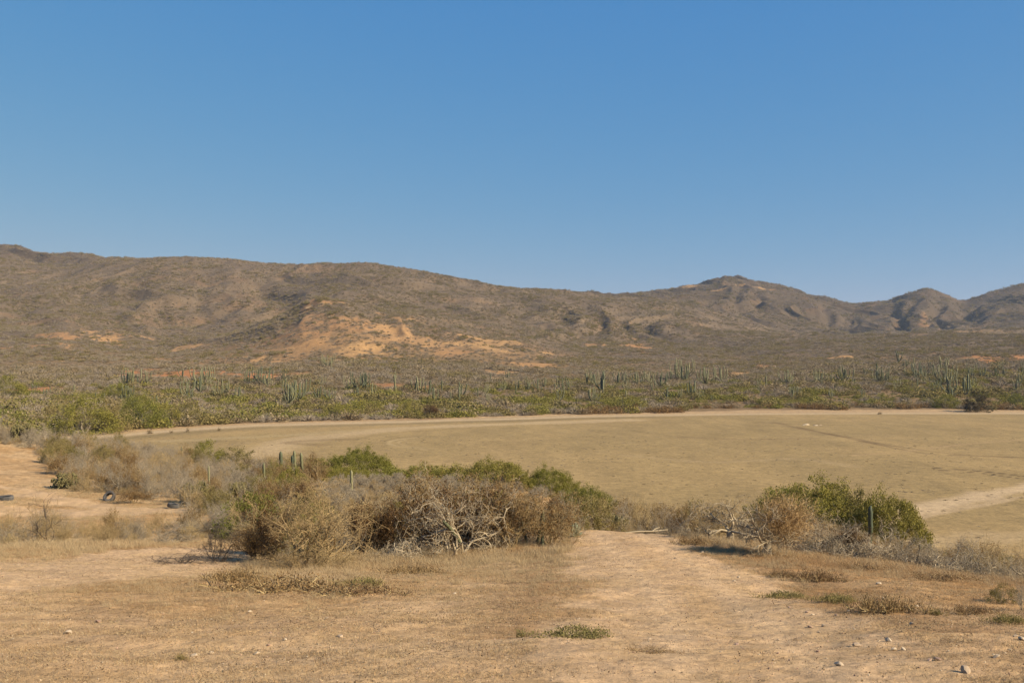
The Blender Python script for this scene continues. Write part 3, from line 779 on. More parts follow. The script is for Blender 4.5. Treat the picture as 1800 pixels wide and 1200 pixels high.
# columnar cactus: ribbed stems curving up from a short trunk
def ribbed(mb, pts, rads, ribs=9):
    k = ribs * 2; base = mb.n; m = len(pts); pts = [np.asarray(p, float) for p in pts]
    for i, p in enumerate(pts):
        t = nrm(pts[min(i + 1, m - 1)] - pts[max(i - 1, 0)]); u = nrm(np.cross(t, (.9, .3, .1))); w = np.cross(t, u)
        for j in range(k):
            a = 2 * math.pi * j / k; rr = rads[i] * (1.0 if j % 2 == 0 else .74)
            mb.v.append(p + (u * math.cos(a) + w * math.sin(a)) * rr); mb.rib.append(1.0 if j % 2 == 0 else .1)
    for i in range(m - 1):
        for j in range(k):
            a = base + i * k + j; b = base + i * k + (j + 1) % k; mb.f.append((a, b, b + k, a + k))
    mb.f.append(tuple(base + (m - 1) * k + j for j in range(k))); mb.n += m * k
def column(mb, rng, p, a, out, h, r):
    """one stem: leaves p in direction a, bends up, height h"""
    pts = []; rad = []; lean = rng.normal() * .06 * h
    for i in range(12):
        t = i / 11
        o = out * (1 - (1 - min(t * 1.7, 1)) ** 2) + lean * t * t
        pts.append(p + np.array([math.cos(a) * o, math.sin(a) * o, h * t]) + rng.normal(size=3) * .006 * h)
        e = 1 if t < .9 else math.sqrt(max(.03, 1 - ((t - .9) / .1) ** 2)) 
        rad.append(r * (.82 + .18 * min(t * 3, 1)) * (.25 + .75 * e) * (1 + .06 * rng.normal()))
    ribbed(mb, pts, rad)
def mk_cactus(name, seed, n, h, r=.14, spread=1.0):
    rng = np.random.default_rng(seed); mb = MB()
    column(mb, rng, np.array([0, 0, -.1]), 0, .05 * rng.normal(), h, r)
    for k in range(n - 1):
        a = 2 * math.pi * k / max(1, n - 1) + rng.random(); 
        column(mb, rng, np.array([0, 0, h * .03 + .15 * h * rng.random() - .05]), a, spread * (.35 + .65 * rng.random()), h * (.3 + .62 * rng.random()), r * (.75 + .2 * rng.random()))
    tpl(name, ("stems", mb.mesh(name, M_CACTUS)))
mk_cactus("cactus1", 81, 1, 1.0, .06); mk_cactus("cactus3", 82, 4, 1.0, .034, .22); mk_cactus("cactus8", 83, 9, 1.0, .026, .42); mk_cactus("cactus14", 84, 15, 1.0, .022, .60)
mk_cactus("cactusn", 85, 1, 1.0, .085)
M_CACTUS, _mc = M_CACTUS_DARK, M_CACTUS
mk_cactus("cactusd", 86, 1, 1.0, .07)
M_CACTUS = _mc

# low-detail plants for the far slopes, a few pixels each
def mk_far(name, seed, mat, blades, leaves, size, rx=1.0, rz=.8, wl=.05, L=.9):
    rng = np.random.default_rng(seed); mb = MB()
    for k in range(blades):
        v = nrm(rng.normal(size=3)); v[2] = abs(v[2]) * 1.1 + .08; v = nrm(v)
        p = v * np.array([rx, rx, rz]) * (.1 + .35 * rng.random()); q = v * np.array([rx, rx, rz]) * (.75 + .35 * rng.random()) + rng.normal(size=3) * .1
        q[2] = max(q[2], .05); mb.blade(p, q, wl, rng)
    if leaves:
        C = []
        for _ in range(14):
            v = nrm(rng.normal(size=3)); v[2] = abs(v[2]); C.append(v * np.array([rx, rx, rz]) * (.6 + .3 * rng.random()))
        C = np.array(C); P = C[rng.integers(0, 14, leaves)] + rng.normal(size=(leaves, 3)) * .22
        P[:, 2] = np.abs(P[:, 2]); mb.quads(P, size, rng, 0, .8)
    tpl(name, ("stems", mb.mesh(name, mat, False)))
mk_far("fgrey0", 91, M_SCRUB_GREY, 130, 0, 0); mk_far("fgrey1", 92, M_SCRUB_GREY, 170, 0, 0, rz=.65, wl=.04); mk_far("fbrown0", 93, M_SCRUB_BROWN, 80, 90, .16); mk_far("fbrown1", 94, M_SCRUB_BROWN, 110, 50, .14)
mk_far("fgreen0", 95, M_LEAF_OLIVE, 30, 260, .17); mk_far("fgreen1", 96, M_LEAF_GREEN, 30, 280, .16); mk_far("fyellow0", 97, M_LEAF_YELLOW, 20, 380, .12, rz=.55); mk_far("fdark0", 98, M_LEAF_BROWN, 60, 240, .15, rz=1.0)

# stones
def mk_stone(name, seed, mat, sub=2, k=14):
    import bmesh
    rng = np.random.default_rng(seed); bm = bmesh.new(); bmesh.ops.create_icosphere(bm, subdivisions=sub, radius=.5)
    N_ = rng.normal(size=(k, 3)); N_ /= np.linalg.norm(N_, axis=1)[:, None]; D = .26 + .2 * rng.random(k)
    for v in bm.verts:
        p = np.array(v.co)
        for n_, d_ in zip(N_, D):
            e = p @ n_ - d_
            if e > 0: p = p - n_ * e
        v.co = p * np.array([1.1, .9, .75])
    me = bpy.data.meshes.new(name); bm.to_mesh(me); bm.free(); me.materials.append(mat)
    tpl(name, ("stone", me))
for k in range(4): mk_stone(f"stone{k}", 200 + k, M_STONE if k < 3 else M_STONE_RED)
for k in range(3): mk_stone(f"pebble{k}", 210 + k, M_STONE if k else M_STONE_RED, 1, 8)
mk_stone("outcrop0", 220, M_OUTCROP, 4, 40)

# dry grass
def mk_tuft(name, seed, mat, n, h, w, sp, lean=.5):
    rng = np.random.default_rng(seed); mb = MB()
    for k in range(n):
        p = np.array([rng.normal() * sp, rng.normal() * sp, -.01]); d = nrm(np.array([rng.normal() * lean, rng.normal() * lean, 1]))
        L = h * (.5 + rng.random()); u = nrm(np.cross(d, rng.normal(size=3))) * w * .5
        m = p + d * L * .55; q = m + nrm(d + rng.normal(size=3) * .35 * np.array([1, 1, .3])) * L * .5
        mb.v += [p + u, p - u, m - u * .7, m + u * .7, q]; mb.f += [(mb.n, mb.n + 1, mb.n + 2, mb.n + 3), (mb.n + 3, mb.n + 2, mb.n + 4)]; mb.n += 5
    tpl(name, ("blades", mb.mesh(name, mat, False)))
mk_tuft("grass0", 301, M_GRASS, 46, .17, .0055, .10); mk_tuft("grass1", 302, M_GRASS2, 46, .14, .006, .12, .8); mk_tuft("grass2", 303, M_GRASS, 40, .26, .006, .09, .35)
mk_tuft("stubble0", 304, M_GRASS, 26, .035, .005, .09, 1.4); mk_tuft("stubble1", 305, M_GRASS2, 22, .03, .006, .10, 1.6)
def mk_litter(name, seed):
    rng = np.random.default_rng(seed); mb = MB()
    for _ in range(9):
        p = np.array([rng.normal() * .12, rng.normal() * .12, .006 + .01 * rng.random()]); d = nrm(np.array([rng.normal(), rng.normal(), .12 * rng.normal()]))
        if rng.random() < .5: mb.tube([p, p + d * .05 + rng.normal(size=3) * .004, p + d * .11], [.004, .003, .002], 3, False)
        else: mb.quads(p[None] + np.array([[0, 0, .004]]), .034, rng, .6, .8)
    tpl(name, ("litter", mb.mesh(name, M_LITTER, False)))
mk_litter("litter0", 320); mk_litter("litter1", 321); mk_litter("litter2", 322)
def mk_weed(name, seed, mat, n, sx, sy, h, size):
    rng = np.random.default_rng(seed); mb = MB()
    C = np.stack([rng.normal(size=26) * sx * .5, rng.normal(size=26) * sy * .5, np.full(26, .02)], 1)
    k = rng.integers(0, 26, n); P = C[k] + rng.normal(size=(n, 3)) * np.array([.13 * sx, .16 * sy, h]); P[:, 2] = np.abs(P[:, 2]) * .8 + .01
    mb.quads(P, size, rng, 0, .7)
    st = MB()
    for _ in range(130):
        c = C[rng.integers(0, 26)]; d = nrm(np.array([rng.normal(), rng.normal(), .35 * rng.random()])); st.blade(c, c + d * .28 * sx, .012, rng)
    tpl(name, ("stems", st.mesh(name + "_stems", M_TWIG_TAN, False)), ("leaves", mb.mesh(name + "_leaves", mat, False)))
mk_weed("weed0", 310, M_WEED, 2600, .7, .35, .045, .026); mk_weed("weed1", 311, M_WEED_BROWN, 2600, .9, .6, .05, .022); mk_weed("weed2", 312, M_WEED, 900, .25, .2, .05, .022)

# tyre: tread blocks outside, open middle
def mk_tyre():
    mb = MB(); R_, w_ = .33, .21; prof = [(.20, -.085), (.23, -.105), (.285, -.112), (.318, -.098), (.33, -.06), (.33, 0), (.33, .06), (.318, .098), (.285, .112), (.23, .105), (.20, .085), (.215, .06), (.29, .07), (.305, 0), (.29, -.07), (.215, -.06)]
    K = 72; m = len(prof)
    for i in range(K):
        a = 2 * math.pi * i / K
        for j, (rr, zz) in enumerate(prof):
            if 3 <= j <= 7: rr = rr + (.010 if (i + (j % 2)) % 2 else -.004)
            mb.v.append(np.array([math.cos(a) * rr, math.sin(a) * rr, zz]))
    for i in range(K):
        for j in range(m):
            a = i * m + j; b = i * m + (j + 1) % m; c = ((i + 1) % K) * m + (j + 1) % m; d = ((i + 1) % K) * m + j; mb.f.append((a, d, c, b))
    mb.n = K * m; tpl("tyre0", ("tyre", mb.mesh("tyre", M_RUBBER, False)))
mk_tyre()
# ------------------------------------------------------------------ placing things
DIM = {}
for _n, _ps in TPL.items():
    V = []
    for _, me in _ps:
        a = np.empty(len(me.vertices) * 3, np.float32); me.vertices.foreach_get("co", a); V.append(a.reshape(-1, 3))
    V = np.concatenate(V); DIM[_n] = (float(np.percentile(np.hypot(V[:, 0], V[:, 1]), 96)), float(np.percentile(V[:, 2], 99)))
def _clean(name): return name
def place(t, name, label, cat, x, y, sc=(1, 1, 1), rz=0.0, group=None, tilt=(0, 0), sink=0.0, z=None, whole=False):
    parts = TPL[t]
    loc = (x, y, (H(x, y) if z is None else z) - sink)
    if len(parts) == 1:
        o = bpy.data.objects.new(name, parts[0][1]); COL.objects.link(o)
    else:
        o = bpy.data.objects.new(name, None); o.empty_display_size = .2; COL.objects.link(o)
        for pn, me in parts:
            c = bpy.data.objects.new(pn, me); COL.objects.link(c); c.parent = o
    o.location = loc; o.rotation_euler = (tilt[0], tilt[1], rz); o.scale = sc
    o["label"] = label; o["category"] = cat
    if group: o["group"] = group
    return o
R_ = np.random.default_rng(4242)
def key(t, name, label, cat, px, q, wpx, hpx, rz=None, group=None, tilt=(0, 0), sink=.0):
    """px, forward distance, width and height in photograph pixels -> a plant of that real size"""
    x, y = (px - 900) / F * q, q
    w = wpx / F * q / 2; h = hpx / F * q; r0, h0 = DIM[t]
    return place(t, name, label, cat, x, y, (w / r0, w / r0, h / h0), R_.random() * 6.28 if rz is None else rz, group, tilt, sink)

SH = "shrub"
# --- the front row, each one recognisable
key("tangle1", "bare_shrub", "big upright bare shrub of pale forking branches in front of the thicket", SH, 548, 26.5, 250, 148)
key("dark1", "dry_shrub", "dark rusty shrub wedged behind the left of the big pale bare shrub", SH, 478, 29, 120, 100)
key("dark0", "dry_shrub", "dark rusty shrub hidden behind the right of the big pale bare shrub", SH, 640, 31.5, 120, 84)
key("dark1", "dry_shrub", "dark rusty shrub behind the white tangled shrub", SH, 775, 32.0, 190, 106)
key("dark0", "dry_shrub", "dark rusty shrub right behind the white tangled limbs", SH, 860, 32.6, 150, 100)
key("dark0", "dry_shrub", "dark brown shrub crouched at the left foot of the big pale bare shrub", SH, 455, 27.6, 105, 62)
key("tan0", "dry_shrub", "rounded tan shrub low in front of the big pale bare shrub", SH, 590, 26.0, 100, 42)
key("tan1", "dry_shrub", "grey green low shrub at the foot of the big pale bare shrub", SH, 520, 25.4, 130, 34)
key("darkdead0", "dead_shrub", "blackened dead shrub leaning over the pale sand left of the thicket", SH, 383, 27.5, 80, 58)
key("darkdead0", "fallen_branch", "long dark fallen branch trailing left onto the pale sand", "branch", 325, 26.7, 130, 16, rz=.8)
key("dark1", "dry_shrub", "dark rusty shrub between the pale bare shrub and the white tangled one", SH, 690, 31.5, 120, 98)
key("tangle0", "tangled_shrub", "wide tangle of pale crooked limbs in the middle of the thicket front", SH, 800, 30.6, 260, 125)
key("gnarl0", "tangled_shrub", "low pale crooked branches under the rusty shrub at the thicket front", SH, 705, 29.9, 130, 42)
key("brown0", "dry_shrub", "rust brown shrub right of the white tangled shrub", SH, 900, 31.2, 120, 112)
key("brown1", "dry_shrub", "brown shrub at the right end of the thicket beside the dirt track", SH, 968, 31.8, 110, 88)
key("tan0", "dry_shrub", "small tan shrub at the corner where the thicket meets the track", SH, 1003, 31.0, 60, 42)
key("brown1", "dry_shrub", "thin brown shrub behind the white tangled shrub", SH, 850, 34, 130, 112)
key("brown0", "dry_shrub", "brown shrub behind the gap between pale and white tangled shrubs", SH, 740, 35, 130, 118)
key("rosette0", "rosette_plant", "blue green rosette plant at the bend of the dirt track", "plant", 1008, 34.0, 30, 26)
o = key("cactusn", "columnar_cactus", "green cactus column toppled across the white tangled shrub", "cactus", 806, 29.9, 9, 52, tilt=(0, -.75), sink=-.5)
for k, (px, q, h, tl) in enumerate([(943, 31.9, 62, .22), (953, 31.6, 50, -.28), (928, 32.0, 44, .42)]):
    key("cactusn", "columnar_cactus", ["grey green cactus stem rising through brown shrub by the track", "shorter curved cactus stem beside the one in the brown shrub", "leaning cactus stem left of the pair in the brown shrub"][k], "cactus", px, q, 8, h, tilt=(0, tl))
# --- right of the track
key("elephant1", "elephant_tree", "squat thick trunked tree with tan brushy crown right of the track", "tree", 1345, 28.8, 150, 104, rz=-.1)
key("elephant0", "elephant_tree", "smaller pale trunked tree behind and left of the brushy crowned one", "tree", 1283, 33.5, 130, 74, rz=2.2)
key("gnarl1", "gnarled_shrub", "grey gnarled shrub just right of the brushy crowned tree", SH, 1425, 31, 110, 62)
key("gnarl0", "gnarled_shrub", "twisted pale dead limbs behind the brushy crowned tree", SH, 1395, 33, 80, 70)
key("tan1", "bare_shrub", "fan shaped leafless shrub where the track dips out of sight", SH, 1128, 48, 95, 62)
key("dark1", "dry_shrub", "dark brown shrub at the right shoulder of the track crest", SH, 1180, 44, 90, 52)
key("brown0", "dry_shrub", "brown twiggy shrub left of the small pale trunked tree", SH, 1215, 41, 90, 56)
key("tan0", "bare_shrub", "tan leafless shrub between the track crest and pale trunked tree", SH, 1243, 38, 90, 52)
key("cholla0", "cholla_cactus", "yellow green jointed cactus beside the dip of the track", "cactus", 1078, 50, 60, 34)
key("mound0", "green_shrub", "largest green dome shaped shrub on the right above the lake bed", SH, 1430, 57, 250, 99, rz=.3)
key("mound1", "green_shrub", "green shrub sloping down behind the lone tall cactus on the right", SH, 1558, 52, 150, 84, rz=1.0)
key("green1", "green_shrub", "low leafy shrub at the left edge of the big green dome", SH, 1368, 56, 110, 72)
key("olive0", "green_shrub", "olive shrub filling the dip between green dome and sloping green shrub", SH, 1505, 55, 110, 88)
key("cactusd", "columnar_cactus", "lone tall dark green cactus against the right green shrub", "cactus", 1523, 47, 17, 76, sink=0)
key("cactusd", "columnar_cactus", "short cactus with a knobbed top at the lake bed edge", "cactus", 1616, 43, 8, 40)
key("yellow0", "green_shrub", "yellow green spreading shrub right of the short knobbed cactus", SH, 1680, 43, 110, 30)
key("green0", "green_shrub", "bright green shrub near the right edge above the lake bed", SH, 1768, 38, 62, 46)
key("gnarl1", "gnarled_shrub", "silver grey gnarled shrub at the top of the right slope", SH, 1690, 30, 110, 56)
key("gnarl0", "gnarled_shrub", "sprawling grey dead limbs low on the right slope edge", SH, 1745, 28.6, 90, 42)
key("gnarl1", "gnarled_shrub", "grey dead shrub left of the silver gnarled one", SH, 1622, 31, 100, 44)
key("gnarl0", "gnarled_shrub", "dark based tangle of dead limbs below the sloping green shrub", SH, 1520, 30.6, 110, 54)
key("dark0", "dry_shrub", "dark brown shrub beneath the right green dome", SH, 1483, 31.6, 90, 52)
key("gnarl1", "gnarled_shrub", "brown grey gnarled shrub in the middle of the right thicket edge", SH, 1570, 31.5, 100, 52)
key("bare2", "bare_shrub", "thin twiggy shrub at the right edge of the slope", SH, 1792, 17.5, 70, 56)
key("olive1", "low_shrub", "small dark green shrub on the right grassy slope near the edge", SH, 1755, 18.8, 60, 34)
# --- the left strip and the left hill
for t_, px_, q_, w_, h_, lb_ in [("gnarl0", 1652, 29.6, 100, 50, "pale gnarled limbs under the short knobbed cactus"), ("gnarl1", 1722, 29.2, 90, 52, "silvery gnarled shrub between two pale stones on the slope edge"), ("gnarl0", 1785, 28.2, 90, 54, "gnarled silvery shrub at the frame edge end of the thicket"),
        ("gnarl1", 1480, 31.0, 110, 60, "brown grey gnarled shrub beneath the green dome"), ("gnarl0", 1450, 31.6, 100, 62, "forking pale limbs between brushy tree and green dome"), ("gnarl1", 1595, 30.6, 90, 50, "low gnarled shrub right of the sloping green shrub")]:
    key(t_, "gnarled_shrub", lb_, SH, px_, q_, w_, h_)
key("sparse0", "bare_shrub", "dark crooked leafless shrub standing against the left dirt track", SH, 88, 33.5, 110, 84, rz=1.1)
key("bare1", "bare_shrub", "grey leafless shrub at the left edge before the dirt track", SH, 20, 33, 90, 40)
key("bare0", "bare_shrub", "silvery leafless shrub right of the dark crooked one", SH, 60, 35, 80, 44)
key("gnarl1", "gnarled_shrub", "dark centred grey shrub midway along the left strip", SH, 300, 34.5, 90, 32)
key("bare2", "bare_shrub", "silver grey leafless shrub left of the big pale bare shrub", SH, 395, 39, 110, 52)
key("cholla1", "cholla_cactus", "yellow green jointed cactus on the bank left of the tilted tyre", "cactus", 112, 60, 56, 26)
key("cholla0", "cholla_cactus", "jointed cactus under the far left thicket above a pale dead limb", "cactus", 42, 90, 40, 30)
key("cholla1", "cholla_cactus", "jointed cactus right of the fence like cactus stump", "cactus", 420, 56, 34, 34)
key("cholla0", "cholla_cactus", "jointed cactus beside the tyre at the end of the left track", "cactus", 345, 54, 46, 34)
key("gnarl0", "dead_shrub", "pale dead limb sprawling under the left jointed cactus", SH, 50, 86, 50, 20)
key("snag0", "dead_snag", "white dead snag standing above the left thicket", "snag", 70, 104, 20, 36, rz=.4)
key("bare1", "bare_shrub", "grey leafless shrub behind the leaning tyre", SH, 215, 58, 80, 46)
key("bare2", "bare_shrub", "silvery leafless shrub behind the rusty low shrub by the left track", SH, 265, 56, 90, 58)
key("brown0", "dry_shrub", "rusty low shrub between the two right hand tyres", SH, 240, 53, 70, 28)
key("bare0", "bare_shrub", "tall grey leafless shrub beside the last tyre of the left track", SH, 322, 54, 60, 62)
# --- middle distance
key("mound0", "green_shrub", "round green shrub on the near shore of the lake bed", SH, 630, 95, 138, 52, rz=2.0)
key("green1", "green_shrub", "green shrub between the cactus trio and the round green shrub", SH, 568, 97, 80, 28)
key("yellow0", "green_shrub", "yellow green low shrub below the round green shrub", SH, 700, 86, 140, 32)
key("mound1", "green_shrub", "long yellow green shrub right of the round green one", SH, 752, 83, 165, 36, rz=.5)
key("mound1", "green_shrub", "yellow green shrub lying between cactus trio and round green shrub", SH, 600, 80, 130, 26, rz=2.5)
key("mound1", "green_shrub", "yellow green shrub in front of the tall grey green one", SH, 870, 76, 140, 42, rz=1.5)
key("yellow0", "green_shrub", "yellow green shrub behind the white tangled shrub", SH, 800, 80, 110, 34)
key("olive0", "green_shrub", "tall thin grey green shrub beside the lake bed at centre", SH, 900, 80, 72, 52)
key("mound0", "green_shrub", "dark green dome shrub right of the tall grey green one", SH, 965, 76, 110, 48, rz=4.0)
key("mound1", "green_shrub", "green shrub sloping down toward the dip of the track", SH, 1030, 68, 120, 44, rz=3.0)
key("olive1", "green_shrub", "olive shrub ending the green slope left of the track dip", SH, 1078, 62, 74, 38)
key("green0", "green_shrub", "bright green shrub left of the cactus group on near shore", SH, 362, 97, 76, 40)
key("olive0", "green_shrub", "olive shrub just right of the bright green near shore shrub", SH, 415, 97, 76, 36)
key("olive1", "green_shrub", "olive shrub crowning the left thicket by the lake bed", SH, 275, 110, 60, 24)
for t, px, q, w, h, lb in [("cactus1", 497, 88, 11, 42, "straight pale green cactus left of the cactus trio"), ("cactusd", 516, 88, 11, 36, "dark short stem of the cactus trio on near shore"),
        ("cactus1", 521, 89, 10, 44, "middle stem of the cactus trio on near shore"), ("cactus1", 533, 88, 10, 42, "right leaning stem of the cactus trio on near shore"),
        ("cactus1", 467, 70, 8, 40, "weathered cactus stem standing in the grey thicket"), ("cactus1", 619, 68, 9, 38, "cactus stem rising above the big pale bare shrub"),
        ("cactus1", 370, 62, 6, 42, "grey dying cactus stem amid the left thicket"), ("cactus1", 322, 96, 6, 18, "tiny cactus stem left of the bright green near shore shrub")]:
    key(t, "columnar_cactus", lb, "cactus", px, q, w, h, sink=-.3, tilt=(0, .12 if px == 533 else 0))

# --- tyres, log
def tyre(px, q, s, rx, ry, rz, dz, label):
    x, y = (px - 900) / F * q, q
    place("tyre0", "old_tyre", label, "tyre", x, y, (s, s, s), rz, "old tyres dumped along the left track", (rx, ry), z=H(x, y) + dz)
tyre(13, 52.0, 1.15, .04, -.03, .3, .10, "old black tyre lying flat on the sand at the left edge")
tyre(195, 53.5, .98, .86, .35, -.5, .22, "old tyre tilted on its side against the left bank")
tyre(307, 50.5, .86, .16, .1, 1.2, .14, "old dusty tyre lying flat at the end of the left track")
tyre(325, 52.2, .72, .5, -.3, .4, .06, "old tyre half hidden behind the flat dusty one")
lg = MB(); lg.tube([(0, 0, .08), (.9, .06, .11), (1.7, -.02, .10), (2.6, .1, .15)], [.03, .05, .045, .02], 8); lg.tube([(1.6, 0, .1), (1.9, .22, .22), (2.2, .3, .3)], [.035, .03, .01], 6)
tpl("log0", ("log", lg.mesh("log", M_BARK_PALE))); x, y = (1098 - 900) / F * 35, 35.
place("log0", "fallen_log", "slender grey log lying across the crest of the track", "log", x, y, (.62, .62, .5), .22, z=H(x, y) + .0)

# --- dry weeds creeping on the ground
WG = "creeping weed patches on the bare ground"
for t, px, q, w, h, lb in [("weed0", 1015, 12.9, 150, 13, "green creeping weed patch on the bare foreground"), ("weed1", 1130, 11.6, 130, 6, "reddish creeping weed remnant below the green weed patch"), ("weed2", 915, 13.2, 22, 16, "small green weed left of the green weed patch"),
        ("weed0", 1380, 18.6, 90, 12, "flat green weed strip right of the track"), ("weed1", 1545, 15.8, 130, 30, "widest brown green weed patch on the right slope"), ("weed1", 1430, 22.5, 90, 24, "dark brown weed clump below the brushy crowned tree"),
        ("weed1", 1370, 23.5, 60, 14, "small brown weed clump right of the track edge"), ("weed0", 1470, 17.2, 80, 12, "green weed strip joining the brown weed patch"), ("weed1", 480, 19.0, 260, 26, "long brown weed mat below the big pale bare shrub"), ("weed1", 620, 18.6, 180, 16, "brown weed mat below the thicket gap"),
        ("weed1", 410, 20.4, 110, 24, "brown weed hump left of the long weed mat"), ("weed0", 640, 19.6, 90, 14, "greenish weed mat behind the brown one"), ("weed2", 323, 11.2, 34, 12, "small yellow green tuft on the left foreground"), ("weed1", 720, 23.0, 120, 14, "faint brown weed strip before the white tangled shrub"),
        ("weed0", 1770, 14.5, 70, 14, "green weed patch at the right edge of the slope"), ("weed1", 1700, 16.0, 90, 14, "brown weed patch below the small dark green shrub"), ("weed2", 1640, 15.6, 30, 14, "lone green weed right of the widest weed patch"), ("weed1", 1640, 24.5, 130, 10, "brown weed strip under the right thicket"), ("weed1", 1500, 26.5, 100, 10, "brown weed strip under the dead limbs on right slope"),
        ("weed2", 1275, 9.4, 50, 9, "olive tuft at the bottom of the track"), ("weed1", 1215, 31, 80, 14, "brown weed strip in the shade of the pale trunked tree")]:
    key(t, "creeping_weed", lb, "weed", px, q, w, h, rz=R_.normal() * .12, group=WG)

# --- stones one can pick out
SG = "loose stones on the bare ground"
def stone(px, py, w, label=None, t=None, hs=1.0):
    x, y = cast(px, py); s = w / F * y
    place(t or "stone%d" % R_.integers(0, 3), "loose_stone", label, "stone", x, y, (s, s * (.7 + .4 * R_.random()), s * .8 * hs), R_.random() * 6.28, SG, (R_.normal() * .2, R_.normal() * .2), sink=-s * .16)
for px, py, w, lb, t in [(1690, 1186, 26, "large pointed stone at the bottom right corner", "stone1"), (1557, 1131, 17, "pale rounded stone right of centre on the lower slope", None), (1502, 1139, 16, "blocky stone lit from the right on the bare slope", None), (1470, 1174, 20, "stone with a dark shaded side near the bottom right", None),
        (1642, 1164, 17, "reddish stone of the pair near the bottom right", "stone3"), (1628, 1163, 9, "small dark stone beside the reddish one", "stone3"), (1597, 1098, 14, "pale stone below the widest weed patch", None), (1292, 1134, 8, "dark brown lump alone on the foreground", "stone3"), (127, 1114, 16, "pale stone in the left foreground grass", None), (178, 1095, 12, "reddish stone in the left foreground", "stone3"),
        (346, 1157, 13, "pale stone with a dark hole beside it at lower left", None), (376, 1154, 10, "small pale stone right of the one at lower left", None), (442, 1077, 12, "pale stone below the long weed mat", None), (577, 1090, 9, "flat pale stone under the thicket gap", None), (600, 1121, 13, "wedge shaped pale stone at lower centre left", None), (505, 1128, 8, "small stone left of the wedge shaped one", None),
        (455, 1153, 12, "pale half buried stone at lower left", None), (163, 967, 7, "pale stone on the edge of the left sand", None), (1281, 949, 12, "white stone at the foot of the small pale trunked tree", "stone1"), (1331, 970, 8, "white stone in the shade left of the brushy crowned tree", None), (1566, 1145, 12, "angular stone between two others on lower slope", None), (1583, 1146, 11, "pale stone right of the angular stone", None),
        (1744, 1165, 16, "pale flat stone near the right edge", None), (1778, 1122, 12, "white stone under the right edge weeds", None), (1790, 1124, 14, "larger white stone at the right edge weeds", None), (1420, 1106, 10, "dark sided stone on the bare slope", "stone3"), (1443, 1104, 9, "small triangular stone on the bare slope", None), (1466, 1083, 8, "dark standing stone on the bare slope", "stone3"), (1433, 1146, 8, "dark little stone on the lower bare slope", "stone3"),
        (1676, 1008, 11, "pale stone under the silver gnarled shrub", None), (1607, 991, 9, "pale stone at the thicket foot on right", None), (1649, 1000, 7, "small pale stone at the thicket foot on right", None), (1741, 1023, 8, "pale stone low on the right slope edge", None), (1141, 1124, 8, "round pale stone right of the green weed patch", None), (800, 1046, 7, "pale pebble cluster stone at centre", None), (1607, 1066, 7, "pale stone above the widest weed patch", None), (1540, 1028, 10, "long pale stone on the right slope", None)]:
    stone(px, py, w, lb, t)
for k in range(46):
    a = R_.random(); px, py = (R_.uniform(1330, 1800), R_.uniform(1000, 1195)) if a < .55 else (R_.uniform(0, 1300), R_.uniform(1060, 1195)) if a < .85 else (R_.uniform(1060, 1330), R_.uniform(945, 1060))
    rt = px > 1330
    stone(px, py, R_.uniform(3.5, 7.5), "small loose stone on the right slope " + ("under the right thicket" if py < 1060 else "beside the weed patches" if py < 1120 else "toward the bottom right corner") if rt else "small loose stone " + ("on the track near its crest" if py < 1060 else "on the left foreground" if px < 450 else "on the middle foreground" if px < 900 else "around the green weed patch"), "stone3" if R_.random() < .25 else None)
x, y = cast(547, 541, 700); place("outcrop0", "rock_outcrop", "ochre rock outcrop on top of the bare orange spur", "rock", x, y, (17, 10, 8), .2, sink=1.)
x, y = cast(562, 538, 700); place("outcrop0", "rock_outcrop", "lower ochre rock ledge right of the spur top outcrop", "rock", x, y, (9, 6, 2.6), 1.2, sink=.4)
for px, w in [(1418, 3.2), (1426, 2.2), (1434, 2.6), (1410, 1.6), (1444, 1.8)]:
    q = -CAM_Z / float(slope_of(747)); x = (px - 900) / F * q
    place("stone%d" % R_.integers(0, 3), "loose_stone", "pale mud lump in the small heap out on the lake bed", "stone", x + R_.normal() * .4, q + R_.normal() * 1.5, (w * .8, w * .6, w * .35), R_.random() * 6, "mud lumps on the lake bed")

# ------------------------------------------------------------------ scattering what nobody could count
def gn_tree(coll):
    g = bpy.data.node_groups.new("scatter", 'GeometryNodeTree')
    g.interface.new_socket(name="Geometry", in_out='INPUT', socket_type='NodeSocketGeometry')
    g.interface.new_socket(name="Geometry", in_out='OUTPUT', socket_type='NodeSocketGeometry')
    n = g.nodes; l = g.links
    gi = n.new("NodeGroupInput"); go = n.new("NodeGroupOutput")
    ci = n.new("GeometryNodeCollectionInfo"); ci.inputs['Collection'].default_value = coll
    ci.inputs['Separate Children'].default_value = True; ci.inputs['Reset Children'].default_value = True
    ip = n.new("GeometryNodeInstanceOnPoints"); ip.inputs['Pick Instance'].default_value = True
    def at(name, ty):
        a = n.new("GeometryNodeInputNamedAttribute"); a.data_type = ty; a.inputs[0].default_value = name; return a.outputs[0]
    l.new(gi.outputs[0], ip.inputs['Points']); l.new(ci.outputs[0], ip.inputs['Instance'])
    l.new(at("pid", 'INT'), ip.inputs['Instance Index']); l.new(at("scl", 'FLOAT_VECTOR'), ip.inputs['Scale'])
    er = n.new("FunctionNodeEulerToRotation"); l.new(at("rot", 'FLOAT_VECTOR'), er.inputs[0]); l.new(er.outputs[0], ip.inputs['Rotation'])
    l.new(ip.outputs[0], go.inputs[0]); return g
